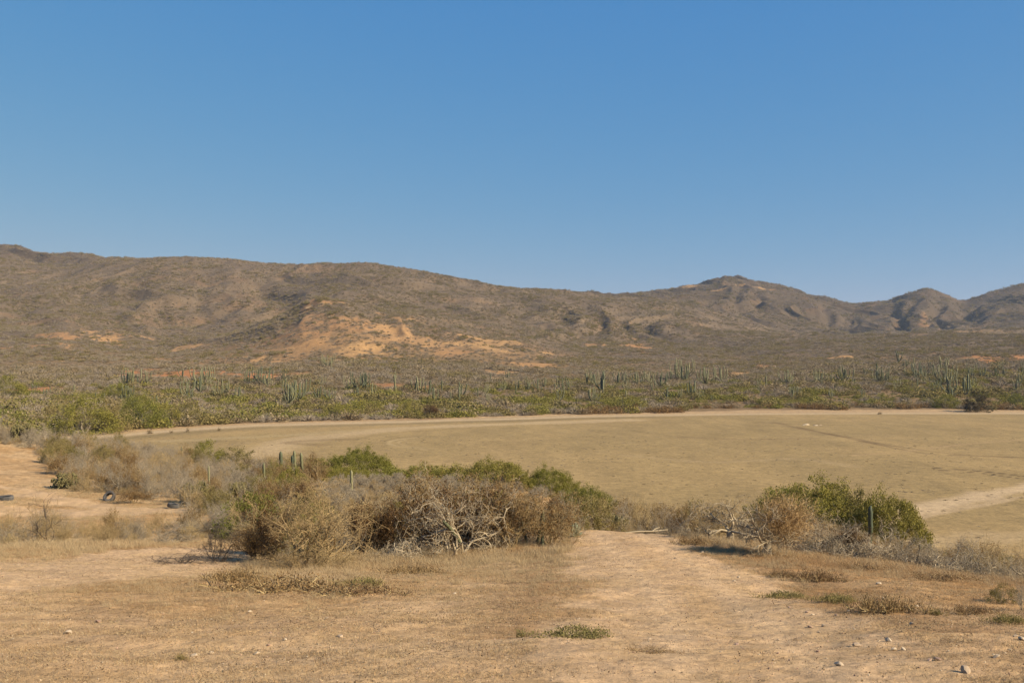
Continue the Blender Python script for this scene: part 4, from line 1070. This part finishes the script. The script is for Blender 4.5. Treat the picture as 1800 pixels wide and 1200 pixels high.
def scatter(name, label, cat, P, tpls, pid, scl, rot, group=None):
    coll = bpy.data.collections.new("source_" + name)
    for i, t in enumerate(tpls):
        if len(TPL[t]) > 1:                       # join the parts of a near template for instancing
            me = join_mesh([m for _, m in TPL[t]])
        else: me = TPL[t][0][1]
        s = bpy.data.objects.new("%02d_%s" % (i, name), me); coll.objects.link(s)
    me = bpy.data.meshes.new(name); me.vertices.add(len(P)); me.vertices.foreach_set("co", P.astype(np.float32).ravel())
    a = me.attributes.new("pid", 'INT', 'POINT'); a.data.foreach_set("value", pid.astype(np.int32))
    for nm, v in (("scl", scl), ("rot", rot)):
        a = me.attributes.new(nm, 'FLOAT_VECTOR', 'POINT'); a.data.foreach_set("vector", v.astype(np.float32).ravel())
    o = bpy.data.objects.new(name, me); COL.objects.link(o)
    md = o.modifiers.new("scatter", 'NODES'); md.node_group = gn_tree(coll)
    o["kind"] = "stuff"; o["label"] = label; o["category"] = cat
    return o
_joined = {}
def join_mesh(ms):
    k = tuple(m.name for m in ms)
    if k in _joined: return _joined[k]
    import bmesh
    bm = bmesh.new(); mats = []
    for m in ms:
        i0 = len(bm.faces); bm.from_mesh(m); bm.faces.ensure_lookup_table()
        for f in bm.faces[i0:]: f.material_index = len(mats)
        mats.append(m.materials[0])
    me = bpy.data.meshes.new(ms[0].name + "_whole"); bm.to_mesh(me); bm.free()
    me.materials.clear()
    for m in mats: me.materials.append(m)
    _joined[k] = me; return me
def spaced(X, Y, W, dmin_f):
    """keep points at least dmin apart (grid hash)"""
    keep = []; cell = {}
    for i in range(len(X)):
        d = dmin_f[i]; c = (int(X[i] // 2), int(Y[i] // 2)); ok = True; r = int(d // 2) + 1
        for a in range(-r, r + 1):
            for b in range(-r, r + 1):
                for j in cell.get((c[0] + a, c[1] + b), ()):
                    if (X[i] - X[j]) ** 2 + (Y[i] - Y[j]) ** 2 < d * d: ok = False; break
                if not ok: break
            if not ok: break
        if ok: keep.append(i); cell.setdefault(c, []).append(i)
    return np.array(keep, int)

# near thicket regions: (column range, near and far forward distance as functions of the column)
def reg_a(px): return (np.interp(px, [-200, 60, 110, 130, 200, 330, 345, 480], [86, 86, 66, 58, 57.5, 53, 47, 47]), np.interp(px, [-200, 0, 200, 330, 480], [150, 140, 122, 112, 106]))
def reg_b(px): return (np.interp(px, [440, 480, 620, 640, 1000, 1060, 1090], [30, 29, 30, 33, 33, 42, 55]), np.interp(px, [440, 600, 760, 900, 1000, 1090], [104, 104, 92, 90, 84, 72]))
def reg_c(px): return (np.interp(px, [1050, 1090, 1160, 1210, 1300, 1380, 1500, 1650, 1800, 2100], [52, 46, 41, 38, 36.5, 32.5, 32, 31.5, 29.5, 29.5]), np.interp(px, [1050, 1250, 1450, 1560, 1650, 1800, 2100], [66, 64, 62, 56, 50, 46, 46]))
def reg_d(px): return (np.interp(px, [-200, 0, 430], [31.5, 32.5, 36]), np.interp(px, [-200, 0, 300, 430], [39, 39.5, 41.5, 48]))
REG = [("a", reg_a, -200, 480, 900, (.9, 1.6), dict(bare0=5, bare1=5, bare2=5, tan0=1.4, tan1=1.4, brown0=1.8, brown1=1.4, olive0=.8, cholla0=.12, cholla1=.12), "the left thicket above the old tyres", 1.12),
       ("b", reg_b, 440, 1090, 900, (.9, 1.8), dict(bare0=2, bare1=2, tan0=1.8, tan1=1.8, brown0=1.8, brown1=1.8, dark0=2.4, olive0=1.2, olive1=1, green0=.6, yellow0=1.0), "the central thicket between track and lake bed", 1.3),
       ("c", reg_c, 1050, 2100, 900, (.7, 1.3), dict(bare0=2.5, bare1=2, tan0=2, tan1=2, brown0=1.6, brown1=1.6, gnarl1=2.2, gnarl0=1.4, dark1=.5, olive1=.6), "the right thicket along the slope edge", 1.15),
       ("d", reg_d, -200, 450, 420, (.6, 1.15), dict(bare0=5, bare1=2, tan0=3, tan1=3, brown0=1.2, olive1=.7), "the low strip before the left track", .75)]
KIND = dict(bare="bare_shrub", tan="dry_shrub", brown="brown_shrub", dark="dark_shrub", olive="olive_shrub", green="green_shrub", yellow="green_shrub", cholla="cholla_cactus", gnarl="gnarled_shrub")
LOOK = dict(bare="grey leafless shrub", tan="tan twiggy shrub", brown="brown leaved shrub", dark="dark rusty shrub", olive="olive leaved shrub", green="leafy green shrub", yellow="yellow green shrub", cholla="yellow green jointed cactus", gnarl="gnarled grey shrub")
under = []
def nspot(nm, px, q):
    if nm == 'd': return "in the left strip " + ("near the dark crooked shrub" if px < 200 else "near the dark centred shrub" if px < 330 else "beside the big pale bare shrub")
    if nm == 'c': return next(t_ for x_, t_ in [(1210, "behind the crest of the track"), (1320, "behind the small pale trunked tree"), (1420, "behind the brushy crowned tree"), (1530, "before the right green dome"), (1620, "below the sloping green shrub"), (1710, "below the short knobbed cactus"), (9999, "at the right end of the slope thicket")] if px < x_) + (" in front" if q < 38 else "")
    if nm == 'b': return ("at the back of the central thicket " if q > 75 else "mid depth in the central thicket " if q > 50 else "near the front of the central thicket ") + next(t_ for x_, t_ in [(560, "by the cactus trio"), (700, "below the round green shrub"), (850, "behind the white tangled shrub"), (960, "by the tall grey green shrub"), (9999, "beside the track dip")] if px < x_)
    return ("on the crest of the left thicket " if q > 92 else "halfway up the left thicket " if q > 72 else "low in the left thicket ") + next(t_ for x_, t_ in [(110, "at the frame edge"), (200, "above the tilted tyre"), (290, "above the rusty low shrub"), (380, "above the two end tyres"), (9999, "near the weathered cactus stem")] if px < x_)
for nm, rf, p0, p1, N0, (s0, s1), mix, where, dm in REG:
    q = np.sqrt(R_.random(N0 * 6) * (150 ** 2 - 28 ** 2) + 28 ** 2); px = R_.uniform(p0, p1, N0 * 6)
    a, b = rf(px); ok = (q > a) & (q < b); px, q = px[ok][:N0 * 3], q[ok][:N0 * 3]
    X, Y = (px - 900) / F * q, q
    k = spaced(X, Y, None, np.full(len(X), dm)); X, Y, px, q = X[k], Y[k], px[k], q[k]
    Z = height(X, Y); names = list(mix); w = np.array([mix[n] for n in names]); w = w / w.sum()
    nz = fbm(X / 9, Y / 9, 2, 401)
    T_ = R_.choice(len(names), len(X), p=w)
    hs = R_.uniform(s0, s1, len(X)) * np.array([.5 if names[t_].startswith('cholla') else 1. for t_ in T_])
    ni = {n_: i_ for i_, n_ in enumerate(names)}
    if nm == "b":
        gr = (px > 560) & (q > 58 + 22 * (nz - .5)) & (R_.random(len(X)) < .8)
        T_ = np.where(gr, np.array([ni["yellow0"], ni["yellow0"], ni["green0"], ni["olive0"], ni["olive1"]])[R_.integers(0, 5, len(X))], T_)
        hs = np.where((q > 42) & (px > 560), np.minimum(hs * .6, .8), hs); hs = np.where(q < 42, np.minimum(hs, 1.45), hs)
    if nm == "a":
        gr = (nz > .58) & (R_.random(len(X)) < .55); T_ = np.where(gr, ni["olive0"], T_); hs = hs * np.where(q > 85, .85, 1)
    if nm == "c":
        hs = np.where(px < 1320, hs * 1.3, hs)
        hs = np.where((px > 1300) & (px < 1640), np.minimum(hs, .85) * np.where(q > 42, .5, .8), hs)
    if nm in "ab": hs = hs * (.75 + .5 * fbm(X / 5, Y / 5, 2, 403))
    if nm == 'a': hs = hs * np.where((px < 230) & (q > 84), 1.35, 1)
    vis = np.argsort(-hs / q + 9 * ((px < -15) | (px > 1815)))[:{'a': 170, 'b': 120, 'c': 130, 'd': 80}[nm]]
    vs = set(vis.tolist())
    for i in range(len(X)):
        t = names[T_[i]]; r0, h0 = DIM[t]; base = t.rstrip("0123456789")
        s = hs[i] / h0; wd = hs[i] * R_.uniform(.75, 1.15) / r0 * (1.0 if base != "cholla" else .8)
        sx = wd * (.62 if base not in ("olive", "green", "yellow") else .8)
        if i in vs:
            place(t, KIND[base],  f"{LOOK[base]} {nspot(nm, px[i], q[i])}", "cactus" if base == "cholla" else SH, X[i], Y[i], (sx, sx, s), R_.random() * 6.28, f"{LOOK[base]}s in {where}", z=float(Z[i]))
        else: under.append((X[i], Y[i], Z[i], t, sx, s))
    # low dead undergrowth between the shrubs
    for _ in range(1):
        n2 = {'a': 2200, 'b': 1700, 'c': 1300, 'd': 500}[nm]
        q = np.sqrt(R_.random(n2 * 6) * (150 ** 2 - 28 ** 2) + 28 ** 2); px = R_.uniform(p0, p1, n2 * 6); a, b = rf(px); ok = (q > a - .6) & (q < b); px, q = px[ok][:n2], q[ok][:n2]
        X, Y = (px - 900) / F * q, q; Z = height(X, Y)
        for i in range(len(X)):
            t = ["bare1", "tan0", "tan1", "brown1", "bare0"][R_.integers(0, 5)]; r0, h0 = DIM[t]; h = R_.uniform(.25, .65)
            under.append((X[i], Y[i], Z[i], t, h / h0 * .9, h / h0))
tl = sorted(set(u[3] for u in under))
P = np.array([(u[0], u[1], u[2]) for u in under]); n = len(P)
scatter("undergrowth", "low dead twiggy undergrowth filling the thickets on the knoll", "undergrowth", P, tl, np.array([tl.index(u[3]) for u in under]), np.array([(u[4], u[4], u[5]) for u in under]), np.stack([np.zeros(n), np.zeros(n), R_.random(n) * 6.28], 1))

# --- beyond the lake bed: shrubs, cacti and scrub slopes
def far_points(N0, q0, q1, power, p0=-330, p1=2130):
    u = R_.random(N0); px = R_.uniform(p0, p1, N0)
    q = (q0 ** power + u * (q1 ** power - q0 ** power)) ** (1 / power)
    return px, q
# the shrub belt
px, q = far_points(60000, 235, 640, 1.0); e = edge_q(px); ok = q > e + 5
px, q, e = px[ok], q[ok], e[ok]; X, Y = (px - 900) / F * q, q; Z = height(X, Y)
_, pl, _, _, _ = soil(X, Y, Z)
cl = fbm(X / 16, Y / 16, 3, 501)
d_e = q - e
gap = (px > 1000) & (d_e < 16 + 8 * (cl - .5))
ok = (pl > .35 + .5 * (d_e > 60) - .3 * (d_e < 40)) & (d_e > 7) & ~((px > 1180) & (d_e < 26) & (cl < .52))
X, Y, Z, px, q, d_e, cl = [v[ok] for v in (X, Y, Z, px, q, d_e, cl)]
size = np.clip(.8 + 2.6 * R_.random(len(X)) ** 3 + 2.6 * (cl - .45) * 2 + 1.0 * (1 - sstep(15, 60, d_e)) + .9 * (1 - sstep(250, 550, px)) * (d_e < 110), .7, 4.2)
k = spaced(X, Y, None, .8 + .55 * size); X, Y, Z, px, q, d_e, cl, size = [v[k] for v in (X, Y, Z, px, q, d_e, cl, size)]
gz = fbm(X / 34, Y / 20, 3, 507); edge_g = np.interp(px, [-300, 0, 200, 600, 800, 1000, 1300, 1500, 1800, 2100], [470, 470, 500, 480, 470, 520, 530, 570, 575, 575])
gp = np.clip(1.15 * (1 - sstep(-55, 30, q - edge_g + (gz - .5) * 120)), 0.04, 1)
rr = R_.random(len(X))
FT = ["fgrey0", "fgrey1", "fbrown0", "fbrown1", "fgreen0", "fgreen1", "fyellow0", "fdark0"]
sp = fbm(X / 11 + 3, Y / 13, 2, 511) + .16 * (R_.random(len(X)) - .5)
green = (rr < gp) & (sp > .47)
T_ = np.where(green, np.where(fbm(X / 16 - 5, Y / 14, 2, 513) + .12 * R_.random(len(X)) > .64, 6, np.where(R_.random(len(X)) < .75, 4, 5)), np.where(R_.random(len(X)) < .55, R_.integers(0, 2, len(X)), R_.integers(2, 4, len(X))))
frontrow = (px > 1030) & (d_e < 30) & (R_.random(len(X)) < .8)
T_ = np.where(frontrow, np.where(R_.random(len(X)) < .7, 7, 2), T_); size = np.where(frontrow, np.clip(size, 1.4, 2.3), size)
near_rank = np.argsort(-size / q * (1 - .004 * np.minimum(d_e, 200))); ind = set(); cnt = {}
for i in near_rank:
    b_ = int(px[i] // 60)
    if px[i] > -30 and px[i] < 1830 and cnt.get(b_, 0) < 14: ind.add(int(i)); cnt[b_] = cnt.get(b_, 0) + 1; rest = np.array([i for i in range(len(X)) if i not in ind])
FK = {0: ("bare_shrub", "grey leafless shrub"), 1: ("bare_shrub", "grey leafless shrub"), 2: ("brown_shrub", "brown shrub"), 3: ("brown_shrub", "brown shrub"), 4: ("green_shrub", "olive green shrub"), 5: ("green_shrub", "dark green shrub"), 6: ("green_shrub", "yellow green shrub"), 7: ("brown_shrub", "dark rusty shrub")}
for i in ind:
    nm, lk = FK[int(T_[i])]
    spots = [(110, "above the left thicket crest"), (260, "by the left shore tree clumps"), (400, "where the pale far shore begins"), (520, "below the red bare strip"), (640, "along the left shore bend"), (790, "around the dark shore hollow"), (930, "above the widest pale shore"), (1070, "where the pale shore narrows"), (1230, "behind the dark shrub row"), (1380, "around the white sand gap"), (1530, "behind the mud heap on the lake"), (1680, "left of the dark round tree"), (9999, "right of the dark round tree")]
    row = "in the front shore row" if d_e[i] < 28 else "in the belt" if d_e[i] < 80 else "high in the belt"
    lb = f"{lk} {row} {next(t_ for x_, t_ in spots if px[i] < x_)}"
    s = size[i]
    place(FT[int(T_[i])], nm, lb, SH, X[i], Y[i], (s * 1.1, s * 1.1, s), R_.random() * 6.28, lb.replace("shrub", "shrubs"), z=float(Z[i]))
n = len(rest); s = size[rest]
scatter("far_scrub", "mixed green and brown scrub massed beyond the lake bed", "scrub", np.stack([X[rest], Y[rest], Z[rest]], 1), FT, T_[rest], np.stack([s * 1.15, s * 1.15, s], 1), np.stack([np.zeros(n), np.zeros(n), R_.random(n) * 6.28], 1))
# large green shrubs and trees beyond the left end of the lake bed, and the dark round tree on the right
for t, px_, q_, w, h, lb in [("green0", 150, 268, 120, 52, "large olive green tree clump nearest the left end of the lake bed"), ("olive0", 190, 276, 90, 46, "olive tree clump behind the left shore with a dark hollow"), ("green1", 250, 290, 80, 46, "green tree clump where the pale shore begins"), ("yellow0", 285, 300, 70, 34, "yellow green clump on the left shore"),
        ("olive1", 110, 285, 70, 44, "olive clump at the far left shore"), ("green0", 12, 430, 70, 34, "green tree at the left edge below the hills"), ("green1", 205, 410, 44, 24, "small green tree before the orange bare strip"), ("green1", 245, 340, 60, 26, "green tree above the left shore clumps"), ("olive0", 330, 305, 80, 34, "olive clump right of the left shore trees"), ("yellow0", 600, 345, 60, 20, "yellow green clump above the left shore bend"),
        ("yellow0", 1100, 405, 70, 18, "yellow green clump near the middle of the far shore"), ("yellow0", 715, 352, 50, 20, "low yellow green clump at the shore beside a dark hollow"), ("green1", 1660, 420, 46, 20, "bright green shrub left of the dark round tree"), ("green1", 1795, 425, 50, 20, "green shrub at the far right shore"), ("dark1", 760, 352, 36, 20, "dark hollow brown shrub at the shore left of centre")]:
    key(t, "shore_tree" if h > 30 else "green_shrub", lb, "tree" if h > 30 else SH, px_, q_, w * 1.12, h * 1.15)
key("round0", "round_tree", "dark rounded tree standing alone at the right far shore", "tree", 1716, 398, 48, 36)
for px_, py_, w, h, lb in [(265, 762, 16, 9, "small dark bush at the left tip of the lake bed"), (303, 761, 10, 5, "tiny bush right of the left tip bush"), (331, 759, 10, 8, "dark tiny bush on the pale left shore"), (386, 757, 10, 6, "lone dark bush on the lake bed left"), (1545, 728, 12, 5, "low brown bush on the far right shore")]:
    x, y = cast(px_, py_); s = w / F * y / 2
    place("fbrown1", "low_bush", lb, "bush", x, y, (s, s, h / F * y / .8), R_.random() * 6)
# cacti across the far shrub belt: column, base row, height, kind
CG = "columnar cacti beyond the lake bed"
CL = {"cactus1": "single stemmed columnar cactus", "cactus3": "few stemmed columnar cactus", "cactus8": "candelabra cactus with many stems", "cactus14": "dense many stemmed cactus clump"}
CAC = [(222, 678, 26, 8), (232, 678, 22, 3), (249, 668, 16, 1), (260, 674, 18, 3), (243, 680, 16, 1), (320, 665, 14, 3), (357, 680, 28, 14), (365, 672, 22, 8), (352, 690, 22, 8), (328, 697, 26, 8), (388, 700, 26, 8), (392, 685, 16, 1), (440, 675, 22, 14), (463, 676, 26, 14), (470, 680, 20, 8), (501, 672, 16, 8), (509, 712, 30, 8), (519, 710, 36, 14), (520, 700, 26, 3), (337, 704, 18, 3), (225, 706, 24, 8), (218, 702, 22, 3), (275, 712, 14, 3),
       (560, 705, 22, 3), (582, 706, 20, 8), (420, 702, 20, 3), (576, 645, 18, 14), (583, 650, 14, 1), (618, 685, 20, 14), (632, 686, 26, 14), (643, 684, 24, 8), (628, 700, 16, 8), (656, 698, 20, 3), (696, 690, 26, 1), (697, 668, 12, 1), (730, 690, 20, 3), (738, 690, 24, 3), (754, 694, 22, 3), (764, 707, 22, 3), (777, 690, 18, 1), (808, 706, 22, 1), (811, 700, 24, 3), (792, 706, 14, 1), (863, 671, 12, 1), (840, 698, 14, 1),
       (910, 685, 14, 3), (928, 685, 16, 3), (944, 684, 16, 3), (957, 680, 14, 3), (983, 705, 18, 8), (992, 690, 22, 8), (1000, 686, 16, 3), (1034, 680, 20, 3), (1049, 680, 24, 14), (1056, 690, 30, 3), (1060, 694, 22, 1), (1040, 706, 22, 8), (1048, 706, 16, 8), (1085, 676, 18, 3), (1099, 676, 18, 8), (1118, 676, 16, 1), (1122, 676, 20, 14), (1143, 676, 18, 8), (1148, 690, 14, 3), (1160, 682, 24, 8), (1168, 680, 16, 3), (1090, 712, 14, 8), (1172, 706, 20, 1), (1178, 668, 14, 3),
       (1200, 668, 30, 14), (1205, 672, 24, 3), (1190, 666, 24, 3), (1215, 697, 22, 3), (1221, 694, 20, 1), (1231, 702, 14, 8), (1240, 676, 24, 14), (1237, 668, 20, 3), (1268, 672, 24, 8), (1333, 680, 12, 3), (1346, 682, 18, 1), (1382, 675, 20, 14), (1388, 676, 16, 8), (1390, 700, 18, 3), (1402, 698, 16, 3), (1437, 674, 20, 8), (1447, 676, 18, 8), (1460, 674, 12, 3), (1480, 672, 24, 8), (1486, 672, 20, 3), (1461, 700, 14, 8), (1500, 666, 14, 1),
       (1545, 672, 22, 14), (1552, 672, 18, 8), (1562, 672, 12, 3), (1580, 638, 18, 3), (1590, 648, 14, 8), (1605, 646, 14, 1), (1618, 664, 22, 14), (1610, 670, 16, 3), (1625, 668, 14, 3), (1642, 664, 20, 3), (1660, 674, 26, 14), (1670, 676, 22, 8), (1655, 650, 20, 3), (1664, 648, 16, 3), (1575, 684, 14, 8), (1668, 695, 28, 8), (1673, 700, 16, 8), (1695, 694, 26, 3), (1700, 690, 26, 1), (1706, 664, 14, 8), (1640, 690, 16, 8), (1725, 664, 16, 8), (1750, 664, 14, 8), (1790, 676, 16, 3), (1785, 690, 18, 3), (1765, 660, 12, 3), (1795, 660, 14, 3), (80, 700, 14, 3), (60, 692, 14, 3), (130, 692, 14, 3), (170, 706, 14, 1), (184, 706, 12, 1), (90, 693, 12, 1), (30, 652, 8, 3), (1540, 655, 14, 3), (1520, 662, 12, 3)]
def cspot(cx):
    for x_, t_ in [(200, "above the left thicket"), (300, "at the left end of the red bare strip"), (420, "below the middle of the red bare strip"), (500, "at the right end of the red bare strip"), (600, "beyond the left shore bend"), (680, "below the orange spur"), (780, "above the dark shore hollow"), (900, "above the widest pale shore"), (1020, "below the small pale slope patches"), (1110, "left of the middle cactus grove"), (1190, "in the middle cactus grove"), (1260, "just left of the pale track scar"), (1360, "below the pale track scar"), (1450, "above the mud heap on the lake"), (1540, "right of the mud heap on the lake"), (1620, "in the dense right hand grove"), (1690, "just above left of the dark round tree"), (9999, "right of the dark round tree")]:
        if cx < x_: return t_
for cx, cy, ch, kd in CAC:
    x, y = cast(cx, cy, 240); t = "cactus%d" % kd; h = ch * 1.25 / F * y; r0, h0 = DIM[t]
    s = h / h0; wx = s * (1.1 if kd > 1 else .8)
    side = "left" if cx < 600 else "middle" if cx < 1100 else "right" if cx < 1500 else "far right"
    place(t, "columnar_cactus", f"{CL[t]} {cspot(cx)}", "cactus", x, y, (wx, wx, s), R_.random() * 6, CG, (R_.normal() * .04, R_.normal() * .04), sink=.1)
for k in range(60):
    cx = R_.uniform(1480, 1850) if k < 34 else R_.uniform(150, 1480); cy = R_.uniform(645, 700) if k < 34 else R_.uniform(668, 708); kd = [1, 3, 8, 3][R_.integers(0, 4)]
    x, y = cast(cx, cy, 240); t = "cactus%d" % kd; h = R_.uniform(2.6, 5.2); r0, h0 = DIM[t]; s = h / h0
    side = "left" if cx < 600 else "middle" if cx < 1100 else "right" if cx < 1500 else "far right"
    place(t, "columnar_cactus", f"{CL[t]} {cspot(cx)}", "cactus", x, y, (s, s, s), R_.random() * 6, CG, (R_.normal() * .04, R_.normal() * .04), sink=.1)

# the slopes: two hundred thousand shrubs no one could count
def slope_scrub(name, label, N0, q0, q1, power, s0, s1, mixg):
    px, q = far_points(N0, q0, q1, power); X, Y = (px - 900) / F * q, q; Z = height(X, Y)
    _, pl, _, _, _ = soil(X, Y, Z); c = fbm(X / 35, Y / 35, 4, 601)
    ok = R_.random(len(X)) < np.clip(pl ** 1.3, .12, 1) * np.clip(.42 + 2.6 * (c - .36), .3, 1)
    X, Y, Z, c, q = X[ok], Y[ok], Z[ok], c[ok], q[ok]; n = len(X)
    r = R_.random(n) + (c - .5) * .5
    T_ = np.where(r < .58, R_.integers(0, 2, n), np.where(r < .9, R_.integers(2, 4, n), 4))
    s = (s0 + (s1 - s0) * R_.random(n) ** 2.2 * 1.4) * (.72 + .8 * c)
    return scatter(name, label, "scrub", np.stack([X, Y, Z], 1), FT, T_, np.stack([s * 1.2, s * 1.2, s], 1), np.stack([np.zeros(n), np.zeros(n), R_.random(n) * 6.28], 1))
slope_scrub("slope_scrub", "grey leafless scrub covering the lower slopes", 80000, 500, 1000, 1.0, .8, 1.7, 0)
slope_scrub("hillside_scrub", "grey brown scrub covering the main hills", 150000, 950, 1950, .6, .9, 2.1, 0)
slope_scrub("mountain_scrub", "sparse scrub on the distant right mountains", 52000, 1900, 3000, .5, 1.5, 3.4, 0)

# --- ground cover on the knoll
def knoll(N0, q0, q1, p0=-150, p1=1950):
    u = R_.random(N0); px = R_.uniform(p0, p1, N0); q = np.sqrt(q0 ** 2 + u * (q1 ** 2 - q0 ** 2)); X, Y = (px - 900) / F * q, q
    Z = height(X, Y); _, pl, lk, tk, fa = soil(X, Y, Z); return px, q, X, Y, Z, pl, lk, tk
px, q, X, Y, Z, pl, lk, tk = knoll(140000, 7, 62)
n1 = fbm(X * .35, Y * .35, 4, 101); n3 = fbm(X * .9 + 5, Y * 2.4, 3, 109)
dens = pl * sstep(15, 25, q + (n1 - .5) * 12) * np.clip(.2 + 2.8 * (n3 - .36), .05, 1) * (1 - .35 * sstep(1300, 1500, px)) * (1 - lk)
band = np.exp(-((q - np.interp(px, [0, 330, 430, 640, 1000, 1060, 1200, 1380, 1800], [31, 31, 26, 28.5, 29.5, 29, 34, 29, 27])) / 2.6) ** 2)
dens = np.clip(dens + band * .5 * pl, 0, 1)
ok = R_.random(len(X)) < dens; X1, Y1, Z1, px1, q1 = X[ok], Y[ok], Z[ok], px[ok], q[ok]; n = len(X1)
rd = (R_.random(n) < np.clip(.25 + .5 * sstep(1200, 1500, px1) + 1.5 * (n1[ok] - .5), 0, 1)); T_ = np.where(rd, 1, np.where(R_.random(n) < .8, 0, 2))
s = R_.uniform(.4, 1.15, n) * (.5 + .5 * np.clip(band[ok] * 1.1, 0, 1))
scatter("dry_grass", "dry tan grass on the knoll around the thickets", "grass", np.stack([X1, Y1, Z1], 1), ["grass0", "grass1", "grass2"], T_, np.stack([s, s, s], 1), np.stack([R_.normal(size=n) * .1, R_.normal(size=n) * .1, R_.random(n) * 6.28], 1))
px, q, X, Y, Z, pl, lk, tk = knoll(70000, 6, 30)
n3 = fbm(X * 1.3 + 5, Y * 1.9, 4, 209)
ok = (R_.random(len(X)) < np.clip((.12 + .88 * pl) * (.15 + 2.6 * (n3 - .36)), .03, 1)); X1, Y1, Z1 = X[ok], Y[ok], Z[ok]; n = len(X1); s = R_.uniform(.6, 1.3, n)
scatter("short_dry_grass", "short trampled dry grass on the foreground dirt", "grass", np.stack([X1, Y1, Z1], 1), ["stubble0", "stubble1"], R_.integers(0, 2, n), np.stack([s, s, s], 1), np.stack([np.zeros(n), np.zeros(n), R_.random(n) * 6.28], 1))
px, q, X, Y, Z, pl, lk, tk = knoll(60000, 6, 34)
n5 = fbm(X * .8, Y * 1.4, 4, 219); ok = R_.random(len(X)) < np.clip((.25 + .75 * (1 - tk)) * (.35 + 1.6 * (n5 - .4)), .1, 1); X1, Y1, Z1 = X[ok], Y[ok], Z[ok]; n = len(X1); s = .22 + .45 * R_.random(n) ** 2.5
scatter("leaf_litter", "dark dry twigs and leaf litter strewn over the dirt", "litter", np.stack([X1, Y1, Z1], 1), ["litter0", "litter1", "litter2"], R_.integers(0, 3, n), np.stack([s, s, s], 1), np.stack([np.zeros(n), np.zeros(n), R_.random(n) * 6.28], 1))
px, q, X, Y, Z, pl, lk, tk = knoll(26000, 6, 36)
n = len(X); s = .010 + .026 * R_.random(n) ** 4
ql = np.sqrt(R_.random(30000) * (260 ** 2 - 75 ** 2) + 75 ** 2); pl_ = R_.uniform(150, 1950, 30000); Xl, Yl = (pl_ - 900) / F * ql, ql; Zl = height(Xl, Yl)
cl_ = fbm(Xl / 6, Yl / 3, 3, 701); ok = (Zl < .06) & (ql < edge_q(pl_) - 5) & (R_.random(30000) < np.clip((cl_ - .5) * 2, .02, .3)); Xl, Yl, Zl = Xl[ok], Yl[ok], Zl[ok]; nl = len(Xl); sl = .06 + .24 * R_.random(nl) ** 3
scatter("lake_stubble", "dark dried stubble and clods dotting the lake bed", "stubble", np.stack([Xl, Yl, Zl], 1), ["fbrown0", "fgrey1"], R_.integers(0, 2, nl), np.stack([sl * 1.6, sl * 1.6, sl * .6], 1), np.stack([np.zeros(nl), np.zeros(nl), R_.random(nl) * 6.28], 1))
scatter("gravel", "fine gravel strewn over the bare dirt", "gravel", np.stack([X, Y, Z + s * .1], 1), ["pebble0", "pebble1", "pebble2"], R_.integers(0, 3, n), np.stack([s, s, s * .7], 1), R_.random((n, 3)) * 6.28)

# ------------------------------------------------------------------ the air
def build_haze():
    top = float(max((np.array([v[2] for v in o.bound_box]).max() for o in COL.objects if o.type == 'MESH' and o.get("kind") == "structure"))) + 40
    s = 5600; mb = MB(); 
    mb.v = [np.array(p) for p in [(-s, -s, -9), (s, -s, -9), (s, s, -9), (-s, s, -9), (-s, -s, top), (s, -s, top), (s, s, top), (-s, s, top)]]
    mb.f = [(3, 2, 1, 0), (4, 5, 6, 7), (0, 1, 5, 4), (1, 2, 6, 5), (2, 3, 7, 6), (3, 0, 4, 7)]; mb.n = 8
    m, nt, nd, lk = new_mat("haze_air"); v = N(nt, "ShaderNodeVolumePrincipled"); v.inputs['Color'].default_value = (.78, .86, 1, 1); v.inputs['Density'].default_value = .000055; v.inputs['Anisotropy'].default_value = .2
    o_ = N(nt, "ShaderNodeOutputMaterial"); lk.new(v.outputs[0], o_.inputs['Volume'])
    o = bpy.data.objects.new("haze", mb.mesh("haze", m, False)); COL.objects.link(o); o["kind"] = "stuff"
build_haze()
